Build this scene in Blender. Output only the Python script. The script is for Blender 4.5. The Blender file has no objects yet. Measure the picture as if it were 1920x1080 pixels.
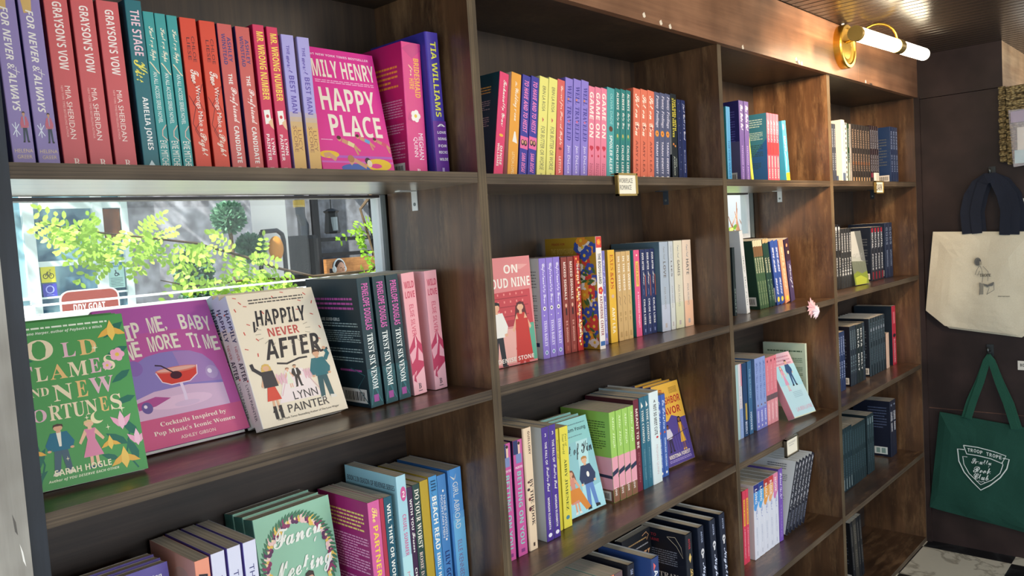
import bpy, math, random
from mathutils import Vector, Matrix, Euler
random.seed(7)
SC = bpy.context.scene
COL = SC.collection

# ---------------------------------------------------------------- camera
yaw, pit, rol = map(math.radians, (47.407, -3.769, -3.644))
fw = Vector((math.sin(yaw)*math.cos(pit), math.cos(yaw)*math.cos(pit), math.sin(pit)))
rt0 = Vector((math.cos(yaw), -math.sin(yaw), 0)); up0 = rt0.cross(fw)
rt = rt0*math.cos(rol) + up0*math.sin(rol); upv = -rt0*math.sin(rol) + up0*math.cos(rol)
cam = bpy.data.cameras.new('camera'); cam.sensor_width = 36; cam.lens = 1497.1/1920*36
cam.clip_start = 0.02; cam.clip_end = 200
CAM = bpy.data.objects.new('camera', cam); COL.objects.link(CAM)
CAM.matrix_world = Matrix(((rt.x, upv.x, -fw.x, -1.0177), (rt.y, upv.y, -fw.y, -1.0), (rt.z, upv.z, -fw.z, -0.1153), (0, 0, 0, 1)))
SC.camera = CAM

# ---------------------------------------------------------------- light and exposure
SC.view_settings.view_transform = 'Standard'; SC.view_settings.look = 'None'
SC.view_settings.gamma = 1.0; SC.view_settings.use_curve_mapping = False
SC.view_settings.exposure = 0.1
W = bpy.data.worlds.new('sky'); SC.world = W; W.use_nodes = True
nt = W.node_tree; bg = nt.nodes['Background']
geo = nt.nodes.new('ShaderNodeNewGeometry'); sep = nt.nodes.new('ShaderNodeSeparateXYZ'); rmp = nt.nodes.new('ShaderNodeValToRGB')
nt.links.new(geo.outputs['Incoming'], sep.inputs[0])
mul = nt.nodes.new('ShaderNodeMath'); mul.operation = 'MULTIPLY_ADD'; mul.inputs[1].default_value = -0.5; mul.inputs[2].default_value = 0.5
nt.links.new(sep.outputs['Z'], mul.inputs[0]); nt.links.new(mul.outputs[0], rmp.inputs[0]); nt.links.new(rmp.outputs[0], bg.inputs[0])
rmp.color_ramp.elements[0].position = 0.45; rmp.color_ramp.elements[0].color = (0.30, 0.32, 0.33, 1)
rmp.color_ramp.elements[1].position = 0.95; rmp.color_ramp.elements[1].color = (0.50, 0.70, 1.0, 1)
e = rmp.color_ramp.elements.new(0.52); e.color = (0.95, 0.98, 1.0, 1)
bg.inputs[1].default_value = 1.1

def light(name, kind, loc, aim, energy, color, size=None, size_y=None, radius=None):
    L = bpy.data.lights.new(name, kind); L.energy = energy; L.color = color
    if kind == 'AREA':
        L.shape = 'RECTANGLE'; L.size = size; L.size_y = size_y or size
    if radius is not None and kind in ('POINT', 'SPOT'): L.shadow_soft_size = radius
    o = bpy.data.objects.new(name, L); COL.objects.link(o); o.location = loc
    d = Vector(aim) - Vector(loc); o.rotation_euler = d.to_track_quat('-Z', 'Y').to_euler()
    return o
sun = light('sun', 'SUN', (-4, -1.4, 4.2), (0, 0, 0), 13.0, (1.0, 0.95, 0.86)); sun.data.angle = math.radians(0.6)
light('added_front_fill', 'AREA', (0.6, -3.6, -0.1), (0.6, 0, -0.35), 80, (0.86, 0.94, 1.0), 3.6, 2.0)  # unseen cool fill added behind the camera to light the shelves
light('assumed_door_daylight', 'AREA', (-3.2, -1.4, -0.4), (0.3, 0.2, -0.5), 34, (0.62, 0.80, 1.0), 1.6, 2.0)  # assumed door opening on the left, unseen; added for the bluish edge light
light('assumed_lamp_warm', 'AREA', (0.9, -1.25, 0.48), (0.9, 0.1, -0.3), 14, (1.0, 0.80, 0.56), 0.5, 0.25)  # assumed and unseen lamp, added for warm light falling from upper front
lr = light('added_warm_fill_right', 'AREA', (1.2, -0.72, 0.47), (1.72, 0.08, 0.17), 10, (1.0, 0.72, 0.46), 0.2, 0.2); lr.data.spread = math.radians(75)  # added warm fill, no lamp of the room, brightens the third bay
light('assumed_lamp_far', 'AREA', (3.3, -1.1, 0.48), (3.0, -0.3, 0.2), 7, (1.0, 0.80, 0.58), 0.4, 0.3)  # another assumed lamp, out of view, lighting the end of the bulkhead

# ---------------------------------------------------------------- materials
def lin(c):
    c = c.lstrip('#'); r = [int(c[i:i+2], 16)/255 for i in (0, 2, 4)]
    return tuple(x/12.92 if x <= .04045 else ((x+.055)/1.055)**2.4 for x in r) + (1,)
MATS = {}
def nodes(name):
    m = bpy.data.materials.new(name); m.use_nodes = True
    return m, m.node_tree, m.node_tree.nodes['Principled BSDF']
def ink(hexc, rough=0.42, metal=0.0, spec=0.4):
    k = (hexc, rough, metal)
    if k in MATS: return MATS[k]
    m, t, b = nodes('print_'+hexc.lstrip('#'))
    n = t.nodes.new('ShaderNodeTexNoise'); n.inputs['Scale'].default_value = 35; n.inputs['Detail'].default_value = 1
    tc = t.nodes.new('ShaderNodeTexCoord'); t.links.new(tc.outputs['Object'], n.inputs['Vector'])
    mr = t.nodes.new('ShaderNodeMapRange'); mr.inputs['To Min'].default_value = rough-0.06; mr.inputs['To Max'].default_value = rough+0.08
    t.links.new(n.outputs['Fac'], mr.inputs['Value']); t.links.new(mr.outputs[0], b.inputs['Roughness'])
    b.inputs['Base Color'].default_value = lin(hexc); b.inputs['Metallic'].default_value = metal
    b.inputs['Specular IOR Level'].default_value = spec
    MATS[k] = m; return m
def wood(name, dark, light_, scale, rough=0.45, bump=0.15, worn=None, coat=0):
    if name in MATS: return MATS[name]
    m, t, b = nodes(name)
    tc = t.nodes.new('ShaderNodeTexCoord'); mp = t.nodes.new('ShaderNodeMapping'); mp.inputs['Scale'].default_value = scale
    t.links.new(tc.outputs['Object'], mp.inputs[0])
    n = t.nodes.new('ShaderNodeTexNoise'); n.inputs['Scale'].default_value = 1; n.inputs['Detail'].default_value = 6; n.inputs['Roughness'].default_value = .65
    t.links.new(mp.outputs[0], n.inputs['Vector'])
    r = t.nodes.new('ShaderNodeValToRGB'); r.color_ramp.elements[0].position = .3; r.color_ramp.elements[1].position = .72
    r.color_ramp.elements[0].color = lin(dark); r.color_ramp.elements[1].color = lin(light_)
    t.links.new(n.outputs['Fac'], r.inputs[0]); last = r.outputs[0]
    n2 = t.nodes.new('ShaderNodeTexNoise'); n2.inputs['Scale'].default_value = 6; n2.inputs['Detail'].default_value = 3
    t.links.new(tc.outputs['Object'], n2.inputs['Vector'])
    mx = t.nodes.new('ShaderNodeMix'); mx.data_type = 'RGBA'; mx.blend_type = 'MULTIPLY'; mx.inputs['Factor'].default_value = 0.8
    r2 = t.nodes.new('ShaderNodeValToRGB'); r2.color_ramp.elements[0].position = .35; r2.color_ramp.elements[0].color = (.45, .42, .4, 1); r2.color_ramp.elements[1].position = .65
    t.links.new(n2.outputs['Fac'], r2.inputs[0]); t.links.new(last, mx.inputs['A']); t.links.new(r2.outputs[0], mx.inputs['B']); last = mx.outputs['Result']
    if worn:
        n3 = t.nodes.new('ShaderNodeTexNoise'); n3.inputs['Scale'].default_value = 14; n3.inputs['Detail'].default_value = 8; n3.inputs['Roughness'].default_value = .75
        mp3 = t.nodes.new('ShaderNodeMapping'); mp3.inputs['Scale'].default_value = (.45, 1.6, 1.6) if scale[0] < 10 else (1.4, 1.4, .3); t.links.new(tc.outputs['Object'], mp3.inputs[0]); t.links.new(mp3.outputs[0], n3.inputs['Vector'])
        r3 = t.nodes.new('ShaderNodeValToRGB'); r3.color_ramp.elements[0].position = .5; r3.color_ramp.elements[1].position = .7; r3.color_ramp.elements[1].color = (.75, .75, .75, 1)
        t.links.new(n3.outputs['Fac'], r3.inputs[0])
        m2 = t.nodes.new('ShaderNodeMix'); m2.data_type = 'RGBA'; t.links.new(r3.outputs[0], m2.inputs['Factor']); t.links.new(last, m2.inputs['A']); m2.inputs['B'].default_value = lin(worn); last = m2.outputs['Result']
    t.links.new(last, b.inputs['Base Color']); b.inputs['Roughness'].default_value = rough; b.inputs['Specular IOR Level'].default_value = .35
    b.inputs['Coat Weight'].default_value = coat; b.inputs['Coat Roughness'].default_value = .28
    bp = t.nodes.new('ShaderNodeBump'); bp.inputs['Strength'].default_value = bump; bp.inputs['Distance'].default_value = .002
    t.links.new(n.outputs['Fac'], bp.inputs['Height']); t.links.new(bp.outputs[0], b.inputs['Normal'])
    MATS[name] = m; return m
def ply(name, scale, dark='#2a211a', light_='#6f6050'):
    return wood(name, dark, light_, scale, .6, .3)
WSIDE = wood('stained_ply_vertical', '#3d291b', '#775538', (26, 26, 2.2), .38, .15, '#8a6a48', .8)
WBACK = wood('stained_back_panel', '#261c16', '#4b3a2a', (60, 60, 1.6), .5, .15, None, .2)
WBACKH = wood('stained_back_panel_crosswise', '#251e1b', '#44372f', (1.6, 40, 70), .5)
WSHELF = wood('stained_shelf_top', '#3c2a1d', '#6f5038', (2.2, 30, 30), .36, .15, '#a07d5a', .7)
WUNDER = wood('window_lit_shelf_underside', '#5f4e3b', '#a99577', (2.0, 26, 26), .3, .15, None, 1.0)  # paler than the shelf tops: window light put into the colour
EDGEX = ply('ply_edge_along', (1.5, 150, 260), '#241c16', '#74634f')
POSTM = wood('shaded_left_post', '#171b22', '#2b323d', (40, 40, 2), .5)  # shade and blue daylight on the left post, put into its colour
EDGEZ = ply('ply_edge_upright', (300, 150, 2), '#33281d', '#7d6b50')
WFASC = wood('fascia_stain', '#76533e', '#9a7256', (2.0, 40, 60), .33)
WDARKWALL = wood('painted_dark_wall', '#2c201e', '#3b2c29', (3, 3, 3), .5, .05)
WPOST = wood('grey_weathered_panel', '#a09c93', '#c6c2b8', (30, 30, 2), .6)

class MB:
    def __init__(s): s.v = []; s.f = []; s.m = []; s.mats = []; s.smooth = False
    def mi(s, m):
        if m not in s.mats: s.mats.append(m)
        return s.mats.index(m)
    def poly(s, pts, m):
        b = len(s.v); s.v += [tuple(p) for p in pts]; s.f.append(tuple(range(b, b+len(pts)))); s.m.append(s.mi(m))
    def box(s, x0, y0, z0, x1, y1, z1, m, **kw):
        """kw: per side material xm xp ym yp zm zp"""
        b = len(s.v)
        s.v += [(x0,y0,z0),(x1,y0,z0),(x1,y1,z0),(x0,y1,z0),(x0,y0,z1),(x1,y0,z1),(x1,y1,z1),(x0,y1,z1)]
        for k, q in (('zm',(0,3,2,1)),('zp',(4,5,6,7)),('ym',(0,1,5,4)),('yp',(2,3,7,6)),('xm',(3,0,4,7)),('xp',(1,2,6,5))):
            s.f.append(tuple(b+i for i in q)); s.m.append(s.mi(kw.get(k, m)))
    def mesh(s, verts, faces, m):
        b = len(s.v); s.v += [tuple(v) for v in verts]; i = s.mi(m)
        for f in faces: s.f.append(tuple(b+k for k in f)); s.m.append(i)
    def tube(s, pts, r, m, n=10, cap=True):
        pts = [Vector(p) for p in pts]; rr = r if isinstance(r, (list, tuple)) else [r]*len(pts)
        b = len(s.v); i = s.mi(m); prev = None
        for k, p in enumerate(pts):
            t = (pts[min(k+1, len(pts)-1)] - pts[max(k-1, 0)]).normalized()
            if prev is None:
                a = Vector((0,0,1)) if abs(t.z) < .9 else Vector((1,0,0)); u = t.cross(a).normalized()
            else: u = (prev - t*prev.dot(t)).normalized()
            prev = u; w = t.cross(u)
            for j in range(n):
                a = 2*math.pi*j/n; s.v.append(tuple(p + (u*math.cos(a) + w*math.sin(a))*rr[k]))
        for k in range(len(pts)-1):
            for j in range(n):
                s.f.append((b+k*n+j, b+k*n+(j+1)%n, b+(k+1)*n+(j+1)%n, b+(k+1)*n+j)); s.m.append(i)
        if cap:
            s.f.append(tuple(b+j for j in range(n))[::-1]); s.m.append(i)
            e0 = b+(len(pts)-1)*n; s.f.append(tuple(e0+j for j in range(n))); s.m.append(i)
    def lathe(s, prof, org, axis, m, n=32):
        """prof: list of (r, h) along axis"""
        ax = Vector(axis).normalized(); a = Vector((0,0,1)) if abs(ax.z) < .9 else Vector((1,0,0))
        u = ax.cross(a).normalized(); w = ax.cross(u); b = len(s.v); i = s.mi(m); o = Vector(org)
        for r, h in prof:
            for j in range(n):
                t = 2*math.pi*j/n; s.v.append(tuple(o + ax*h + (u*math.cos(t)+w*math.sin(t))*r))
        for k in range(len(prof)-1):
            for j in range(n):
                s.f.append((b+k*n+j, b+k*n+(j+1)%n, b+(k+1)*n+(j+1)%n, b+(k+1)*n+j)); s.m.append(i)
        s.f.append(tuple(b+j for j in range(n))[::-1]); s.m.append(i)
        e0 = b+(len(prof)-1)*n; s.f.append(tuple(e0+j for j in range(n))); s.m.append(i)
    def ball(s, c, r, m, nu=14, nv=9):
        rx, ry, rz = r if isinstance(r, (list, tuple)) else (r, r, r)
        b = len(s.v); i = s.mi(m)
        for k in range(nv+1):
            t = math.pi*k/nv
            for j in range(nu):
                a = 2*math.pi*j/nu; s.v.append((c[0]+rx*math.sin(t)*math.cos(a), c[1]+ry*math.sin(t)*math.sin(a), c[2]+rz*math.cos(t)))
        for k in range(nv):
            for j in range(nu):
                s.f.append((b+k*nu+j, b+(k+1)*nu+j, b+(k+1)*nu+(j+1)%nu, b+k*nu+(j+1)%nu)); s.m.append(i)
    def data(s, name):
        me = bpy.data.meshes.new(name); me.from_pydata(s.v, [], s.f)
        for m in s.mats: me.materials.append(m)
        me.polygons.foreach_set('material_index', s.m)
        if s.smooth: me.polygons.foreach_set('use_smooth', [True]*len(s.f))
        me.update(); return me
    def build(s, name, parent=None, loc=None):
        o = bpy.data.objects.new(name, s.data(name)); COL.objects.link(o)
        if parent: o.parent = parent
        if loc: o.location = loc
        return o
LABELS = {}
def tag(o, label=None, cat=None, group=None, kind=None):
    if label:
        o['label'] = label; LABELS.setdefault(label, []).append(o.name)
        n = len(label.split())
        if not 4 <= n <= 16: print('LABEL LENGTH', n, label)
    if cat: o['category'] = cat
    if group: o['group'] = group
    if kind: o['kind'] = kind
    return o
def empty(name, loc=(0,0,0), rot=(0,0,0)):
    o = bpy.data.objects.new(name, None); COL.objects.link(o); o.location = loc; o.rotation_euler = rot; o.empty_display_size = .02; return o

# ---------------------------------------------------------------- lettering and flat print
ALPH = dict(s=(0x1D400,0x1D41A,0x1D7CE), si=(0x1D468,0x1D482,0x1D7CE), c=(0x1D4D0,0x1D4EA,0x1D7CE), b=(0x1D5D4,0x1D5EE,0x1D7EC), i=(0x1D63C,0x1D656,0x1D7EC))
TXT = {}
def text_geo(s, style):
    k = (s, style)
    if k in TXT: return TXT[k]
    body = s
    if style in ALPH:
        U, L, D = ALPH[style]
        body = ''.join(chr(U+ord(c)-65) if 'A' <= c <= 'Z' else chr(L+ord(c)-97) if 'a' <= c <= 'z' else chr(D+ord(c)-48) if '0' <= c <= '9' else c for c in s)
    cu = bpy.data.curves.new('lettering', 'FONT'); cu.body = body; cu.resolution_u = 2
    if style == 'c': cu.offset = 0.012
    if style == 't': cu.offset = -0.006
    o = bpy.data.objects.new('lettering', cu); me = o.to_mesh()
    vs = [v.co.copy() for v in me.vertices]; fs = [tuple(p.vertices) for p in me.polygons]
    o.to_mesh_clear(); bpy.data.objects.remove(o); bpy.data.curves.remove(cu)
    if not vs: vs = [Vector((0,0,0)), Vector((1,0,0)), Vector((0,1,0))]; fs = []
    x0 = min(v.x for v in vs); x1 = max(v.x for v in vs); y0 = min(v.y for v in vs); y1 = max(v.y for v in vs)
    TXT[k] = ([((v.x-x0)/max(1e-6, x1-x0), (v.y-y0)/max(1e-6, y1-y0)) for v in vs], fs); return TXT[k]
class Canvas:
    """a flat printed face: u to the right 0..1, v downwards 0..1"""
    def __init__(s, mb, org, du, dv, n):
        s.mb = mb; s.o = Vector(org); s.du = Vector(du); s.dv = Vector(dv); s.n = Vector(n); s.k = 0
    def p(s, u, v): return tuple(s.o + s.du*u + s.dv*v + s.n*s.off)
    def nxt(s): s.k += 1; s.off = .00018 + .000004*s.k
    def draw(s, items):
        for it in items: getattr(s, it[0])(*it[1:])
    def R(s, u0, u1, v0, v1, c): s.P([(u0,v0),(u0,v1),(u1,v1),(u1,v0)], c)
    clip = False
    def trim(s, pts):
        if not s.clip: return pts
        for ax_, lim, sg_ in ((0, .004, 1), (0, .996, -1), (1, .002, 1), (1, .998, -1)):
            out = []
            for i in range(len(pts)):
                a, b = pts[i-1], pts[i]; ia, ib = (a[ax_]-lim)*sg_ >= 0, (b[ax_]-lim)*sg_ >= 0
                if ia != ib:
                    f = (lim-a[ax_])/(b[ax_]-a[ax_]); out.append((a[0]+(b[0]-a[0])*f, a[1]+(b[1]-a[1])*f))
                if ib: out.append(b)
            pts = out
            if not pts: break
        return pts
    def P(s, pts, c):
        s.nxt(); pts = s.trim(pts)
        if len(pts) > 2: s.mb.poly([s.p(*q) for q in pts], ink(c))
    def E(s, u, v, ru, rv, c, n=18): s.P([(u+ru*math.cos(-2*math.pi*i/n), v+rv*math.sin(-2*math.pi*i/n)) for i in range(n)], c)
    def T(s, txt, u0, u1, v0, v1, c, st='b'):
        s.nxt(); vs, fs = text_geo(txt, st); s.mb.mesh([s.p(u0+(u1-u0)*x, v1+(v0-v1)*y) for x, y in vs], fs, ink(c))
    def D(s, txt, u0, u1, v0, v1, c, st='b'):
        """reads downwards"""
        s.nxt(); vs, fs = text_geo(txt, st); s.mb.mesh([s.p(u0+(u1-u0)*y, v0+(v1-v0)*x) for x, y in vs], fs, ink(c))
    def S(s, pts, w, c):
        """stroke, w in metres"""
        s.nxt(); lu = s.du.length; lv = s.dv.length; q = [(a*lu, b*lv) for a, b in pts]; L = []; Rr = []
        for i, (x, y) in enumerate(q):
            a = q[max(0, i-1)]; b = q[min(len(q)-1, i+1)]; dx, dy = b[0]-a[0], b[1]-a[1]; d = math.hypot(dx, dy) or 1
            L.append(((x-dy/d*w/2)/lu, (y+dx/d*w/2)/lv)); Rr.append(((x+dy/d*w/2)/lu, (y-dx/d*w/2)/lv))
        for i in range(len(q)-1):
            pts = s.trim([L[i], L[i+1], Rr[i+1], Rr[i]])
            if len(pts) > 2: s.mb.poly([s.p(*z_) for z_ in pts], ink(c))
    def B(s, u0, u1, v0, v1, n, c, seed=1):
        """unreadably small running text: n broken lines"""
        s.nxt(); rnd = random.Random(seed); h = (v1-v0)/n; m = ink(c)
        for i in range(n):
            u = u0; end = u1 - rnd.random()*.25*(u1-u0)*(i % 4 == 3)
            while u < end:
                w = (.03+.08*rnd.random())*(u1-u0); e = min(u+w, end)
                s.mb.poly([s.p(u, v0+i*h+h*.25), s.p(u, v0+i*h+h*.7), s.p(e, v0+i*h+h*.7), s.p(e, v0+i*h+h*.25)], m); u = e+.014*(u1-u0)
    def C(s, u0, u1, v0, v1):
        """bar code patch"""
        s.R(u0, u1, v0, v1, '#d8d4cc'); s.nxt(); rnd = random.Random(3); u = u0+.08*(u1-u0)
        while u < u1-.1*(u1-u0):
            w = (.015+.03*rnd.random())*(u1-u0); s.mb.poly([s.p(u, v0+.2*(v1-v0)), s.p(u, v0+.85*(v1-v0)), s.p(u+w, v0+.85*(v1-v0)), s.p(u+w, v0+.2*(v1-v0))], ink('#22201f')); u += w*1.9
    def FL(s, u, v, r, c, c2='#e8c04a', k=5, a0=0.):
        """flower of k petals; r in metres"""
        ru = r/s.du.length; rv = r/s.dv.length
        for i in range(k):
            a = a0+2*math.pi*i/k; s.E(u+ru*.55*math.cos(a), v+rv*.55*math.sin(a), ru*.48, rv*.48, c, 10)
        s.E(u, v, ru*.3, rv*.3, c2, 8)
    def LF(s, u, v, r, a, c):
        ru = r/s.du.length; rv = r/s.dv.length; ca, sa = math.cos(a), math.sin(a)
        s.P([(u+(x*ca-y*sa)*ru, v+(x*sa+y*ca)*rv) for x, y in ((-1,0),(-.4,.32),(.3,.28),(1,0),(.3,-.28),(-.4,-.32))], c)
    def MAN(s, u, v, w, h, hair, skin, coat, shirt, legs, shoe='#1d1d22'):
        X = lambda pts: [(u+w*a, v+h*b) for a, b in pts]
        s.P(X([(.28,.50),(.72,.50),(.80,.96),(.60,.96),(.50,.60),(.38,.96),(.18,.96)]), legs)
        s.P(X([(.36,.93),(.36,1),(.12,1),(.16,.95)]), shoe); s.P(X([(.62,.93),(.86,.95),(.88,1),(.62,1)]), shoe)
        s.P(X([(.22,.17),(.78,.17),(.80,.53),(.22,.53)]), coat); s.P(X([(.42,.16),(.58,.16),(.54,.45),(.46,.45)]), shirt)
        s.P(X([(.22,.18),(.02,.40),(.10,.52),(.20,.50),(.32,.30)]), coat); s.P(X([(.78,.18),(.98,.38),(.90,.50),(.80,.48),(.70,.30)]), coat)
        s.E(u+w*.12, v+h*.52, w*.07, h*.025, skin, 8); s.E(u+w*.88, v+h*.50, w*.07, h*.025, skin, 8)
        s.P(X([(.43,.12),(.57,.12),(.57,.18),(.43,.18)]), skin); s.E(u+w*.5, v+h*.085, w*.15, h*.062, skin)
        s.P(X([(.33,.08),(.36,.02),(.50,0),(.66,.02),(.68,.08),(.60,.05),(.40,.05)]), hair)
    def WOMAN(s, u, v, w, h, hair, skin, dress, shoe='#b03030', long=True):
        X = lambda pts: [(u+w*a, v+h*b) for a, b in pts]
        s.P(X([(.38,.7),(.48,.7),(.46,.97),(.36,.97)]), skin); s.P(X([(.54,.7),(.64,.7),(.66,.97),(.56,.97)]), skin)
        s.P(X([(.34,.95),(.47,.95),(.46,1),(.28,1)]), shoe); s.P(X([(.55,.95),(.67,.95),(.74,1),(.55,1)]), shoe)
        if long: s.P(X([(.30,.06),(.70,.06),(.78,.30),(.62,.34),(.38,.34),(.22,.30)]), hair)
        s.P(X([(.32,.18),(.68,.18),(.62,.40),(.82,.76),(.18,.76),(.38,.40)]), dress)
        s.P(X([(.32,.19),(.10,.44),(.16,.48),(.38,.28)]), skin); s.P(X([(.68,.19),(.92,.42),(.86,.46),(.62,.28)]), skin)
        s.P(X([(.44,.12),(.56,.12),(.56,.2),(.44,.2)]), skin); s.E(u+w*.5, v+h*.085, w*.14, h*.06, skin)
        s.P(X([(.33,.10),(.35,.02),(.50,-.005),(.66,.02),(.68,.10),(.58,.045),(.42,.045)]), hair)

# ---------------------------------------------------------------- the setting
def struct(mb, name, loc=None):
    o = mb.build(name, None, loc); o['kind'] = 'structure'; return o
FZ = -1.5301; CZ = 0.513; D = 0.256
# floor: black and white marble squares
m, t, b = nodes('marble_checker'); tc = t.nodes.new('ShaderNodeTexCoord'); mp = t.nodes.new('ShaderNodeMapping')
mp.inputs['Location'].default_value = (-2.52/.32, .004/.32, .5); mp.inputs['Scale'].default_value = (1/.32, 1/.32, 0.0)
ck = t.nodes.new('ShaderNodeTexChecker'); ck.inputs['Scale'].default_value = 1.0
t.links.new(tc.outputs['Object'], mp.inputs[0]); t.links.new(mp.outputs[0], ck.inputs['Vector'])
def veins(a, b_, sc):
    n = t.nodes.new('ShaderNodeTexNoise'); n.inputs['Scale'].default_value = sc; n.inputs['Detail'].default_value = 9; n.inputs['Distortion'].default_value = 1.6
    t.links.new(tc.outputs['Object'], n.inputs['Vector']); r = t.nodes.new('ShaderNodeValToRGB')
    r.color_ramp.elements[0].position = .46; r.color_ramp.elements[0].color = lin(a); r.color_ramp.elements[1].position = .56; r.color_ramp.elements[1].color = lin(a)
    e = r.color_ramp.elements.new(.505); e.color = lin(b_); t.links.new(n.outputs['Fac'], r.inputs[0]); return r.outputs[0]
t.links.new(veins('#d9d2c0', '#a79f8e', 5), ck.inputs['Color2']); t.links.new(veins('#15171a', '#2e3133', 4), ck.inputs['Color1'])
t.links.new(ck.outputs['Color'], b.inputs['Base Color']); b.inputs['Roughness'].default_value = .28
f = MB(); f.box(-4, -4, FZ-.05, 5, 0.45, FZ, m); struct(f, 'floor')
# ceiling: narrow glossy beadboard, grooves running away from the bookcase
cm, t, b = nodes('glossy_dark_beadboard'); b.inputs['Base Color'].default_value = lin('#3a3029'); b.inputs['Roughness'].default_value = .2
n = t.nodes.new('ShaderNodeTexNoise'); n.inputs['Scale'].default_value = 3; mr = t.nodes.new('ShaderNodeMapRange'); mr.inputs['To Min'].default_value = .2; mr.inputs['To Max'].default_value = .34; t.links.new(n.outputs['Fac'], mr.inputs['Value']); t.links.new(mr.outputs[0], b.inputs['Roughness'])
c = MB(); x = -3.0; pw = 0.0435
while x < 4.6:
    c.poly([(x+.004, -3.4, CZ), (x+.004, .3, CZ), (x+pw-.004, .3, CZ), (x+pw-.004, -3.4, CZ)], cm)
    c.poly([(x-.004, -3.4, CZ), (x-.004, .3, CZ), (x, .3, CZ+.007), (x, -3.4, CZ+.007)], cm)
    c.poly([(x, -3.4, CZ+.007), (x, .3, CZ+.007), (x+.004, .3, CZ), (x+.004, -3.4, CZ)], cm)
    x += pw
c.box(-3.1, -3.4, CZ+.012, 4.7, .3, CZ+.1, cm); struct(c, 'ceiling')
# right wall in painted boards, bulkhead above it
w = MB(); w.box(2.602, -1.0, FZ, 2.72, D+.04, .335, WDARKWALL)
w.box(2.6005, -1.0, -.953, 2.602, 0, -.950, wood('seam_worn_line', '#5b3f35', '#7d5a49', (5, 60, 60), .5)); struct(w, 'wall_right')
w = MB(); w.box(2.598, -.316, .337, 4.3, D+.04, CZ, WDARKWALL, ym=wood('bulkhead_lit_end', '#b08c66', '#d9bd98', (3, 30, 40), .45)); struct(w, 'trim_1')  # end face paler than the rest: warm lamplight put into its colour
# pale weathered panel left of the bookcase
w = MB(); w.box(-1.3, -.004, FZ, -.7515, .02, CZ, WPOST)
cv = Canvas(w, (-1.0, -.004, 0), (.4, 0, 0), (0, 0, -1), (0, -1, 0))
cv.P([(.585,.385),(.592,.395),(.594,.41),(.588,.405)], '#55504a'); cv.P([(.596,.42),(.602,.43),(.606,.447),(.6,.44)], '#f2eee6'); struct(w, 'wall_left')
w = MB(); w.box(-1.3, D+.02, FZ, -.7515, D+.06, CZ, WPOST); w.box(-.7515, D+.012, -1.53, 2.602, D+.05, -.395, WBACK); w.box(-.7515, D+.012, 0, 2.602, D+.05, CZ, WBACK)
w.box(.0, D+.012, -.395, .93, D+.05, 0, WBACK); w.box(1.625, D+.012, -.395, 2.602, D+.05, 0, WBACK)
w.box(-.7515, D+.012, -.395, 0, D+.05, -.217, WBACK); w.box(.93, D+.012, -.395, 1.625, D+.05, -.178, WBACK); struct(w, 'wall_back')

# windows
gm, t, b = nodes('window_glass'); out = t.nodes['Material Output']
tr = t.nodes.new('ShaderNodeBsdfTransparent'); gl = t.nodes.new('ShaderNodeBsdfGlossy'); gl.inputs['Roughness'].default_value = .02; fr = t.nodes.new('ShaderNodeFresnel'); fr.inputs['IOR'].default_value = 1.4
tr.inputs['Color'].default_value = (.96, .985, .98, 1)
ms = t.nodes.new('ShaderNodeMixShader'); ms.inputs[0].default_value = .012; t.links.new(tr.outputs[0], ms.inputs[1]); t.links.new(gl.outputs[0], ms.inputs[2]); t.links.new(ms.outputs[0], out.inputs['Surface'])
FR = ink('#6d7472', .4); FW = ink('#e9eeee', .4)
def window(name, x0, x1, z0, z1, jamb):
    w = MB(); y0, y1 = D+.004, D+.034
    w.box(x1-jamb*.55, y0, z0, x1, y1, z1, FR); w.box(x1-jamb, y0+.006, z0, x1-jamb*.55, y1, z1, FW)
    w.box(x0, y0, z0, x0+jamb*.6, y1, z1, FR); w.box(x0+jamb*.6, y0, z1-.005, x1-jamb, y1, z1, ink('#3b3634'))
    w.box(x0+jamb*.6, y0+.004, z0, x1-jamb, y1+.05, z0+.016, FW)
    o = struct(w, name); g = MB(); g.box(x0+jamb*.6, y0+.012, z0+.016, x1-jamb, y0+.015, z1-.005, gm); g.build('glass', o)
window('window_1', -.7326, -.003, -.215, -.0195, .014)
window('window_2', .928, 1.622, -.176, -.0215, .036)

# ---------------------------------------------------------------- the built-in bookcase
case = empty('bookcase', (0, 0, FZ))
tag(case, 'dark stained plywood built-in bookcase of four bays along the wall', 'bookcase')
case_loc = Vector((0, 0, FZ))
def part(mb, name, parent=case, off=case_loc):
    o = mb.build(name, parent); o.location = -off if parent is case else (0, 0, 0); return o
for x0, x1 in ((-.7505, -.7326), (0, .0215), (.908, .928), (1.645, 1.67), (2.579, 2.6)):
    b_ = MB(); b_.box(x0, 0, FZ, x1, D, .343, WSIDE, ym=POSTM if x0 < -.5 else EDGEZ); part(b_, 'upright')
TH = .0185
def shelf(x0, x1, z0, z1, th=TH):
    b_ = MB(); i = len(b_.v)
    b_.box(x0, .0008, -th, x1, D, 0, WSHELF, ym=EDGEX, zm=WUNDER)
    b_.v = [(x, y, z + (z0 if x == x0 else z1)) for x, y, z in b_.v]; part(b_, 'shelf')
BAYS = [(-.7326, 0, [(0, 0), (-.3955, -.390), (-.765, -.765), (-1.14, -1.14), (-1.5115, -1.5115)]),
        (.0215, .908, [(-.002, -.002), (-.3885, -.3885), (-.7635, -.7635), (-1.14, -1.14), (-1.5115, -1.5115)]),
        (.928, 1.645, [(-.0035, -.0035), (-.391, -.391), (-.766, -.766), (-1.139, -1.139), (-1.5115, -1.5115)]),
        (1.67, 2.579, [(-.0015, -.0015), (-.3885, -.3885), (-.764, -.764), (-1.141, -1.141), (-1.5115, -1.5115)])]
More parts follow.
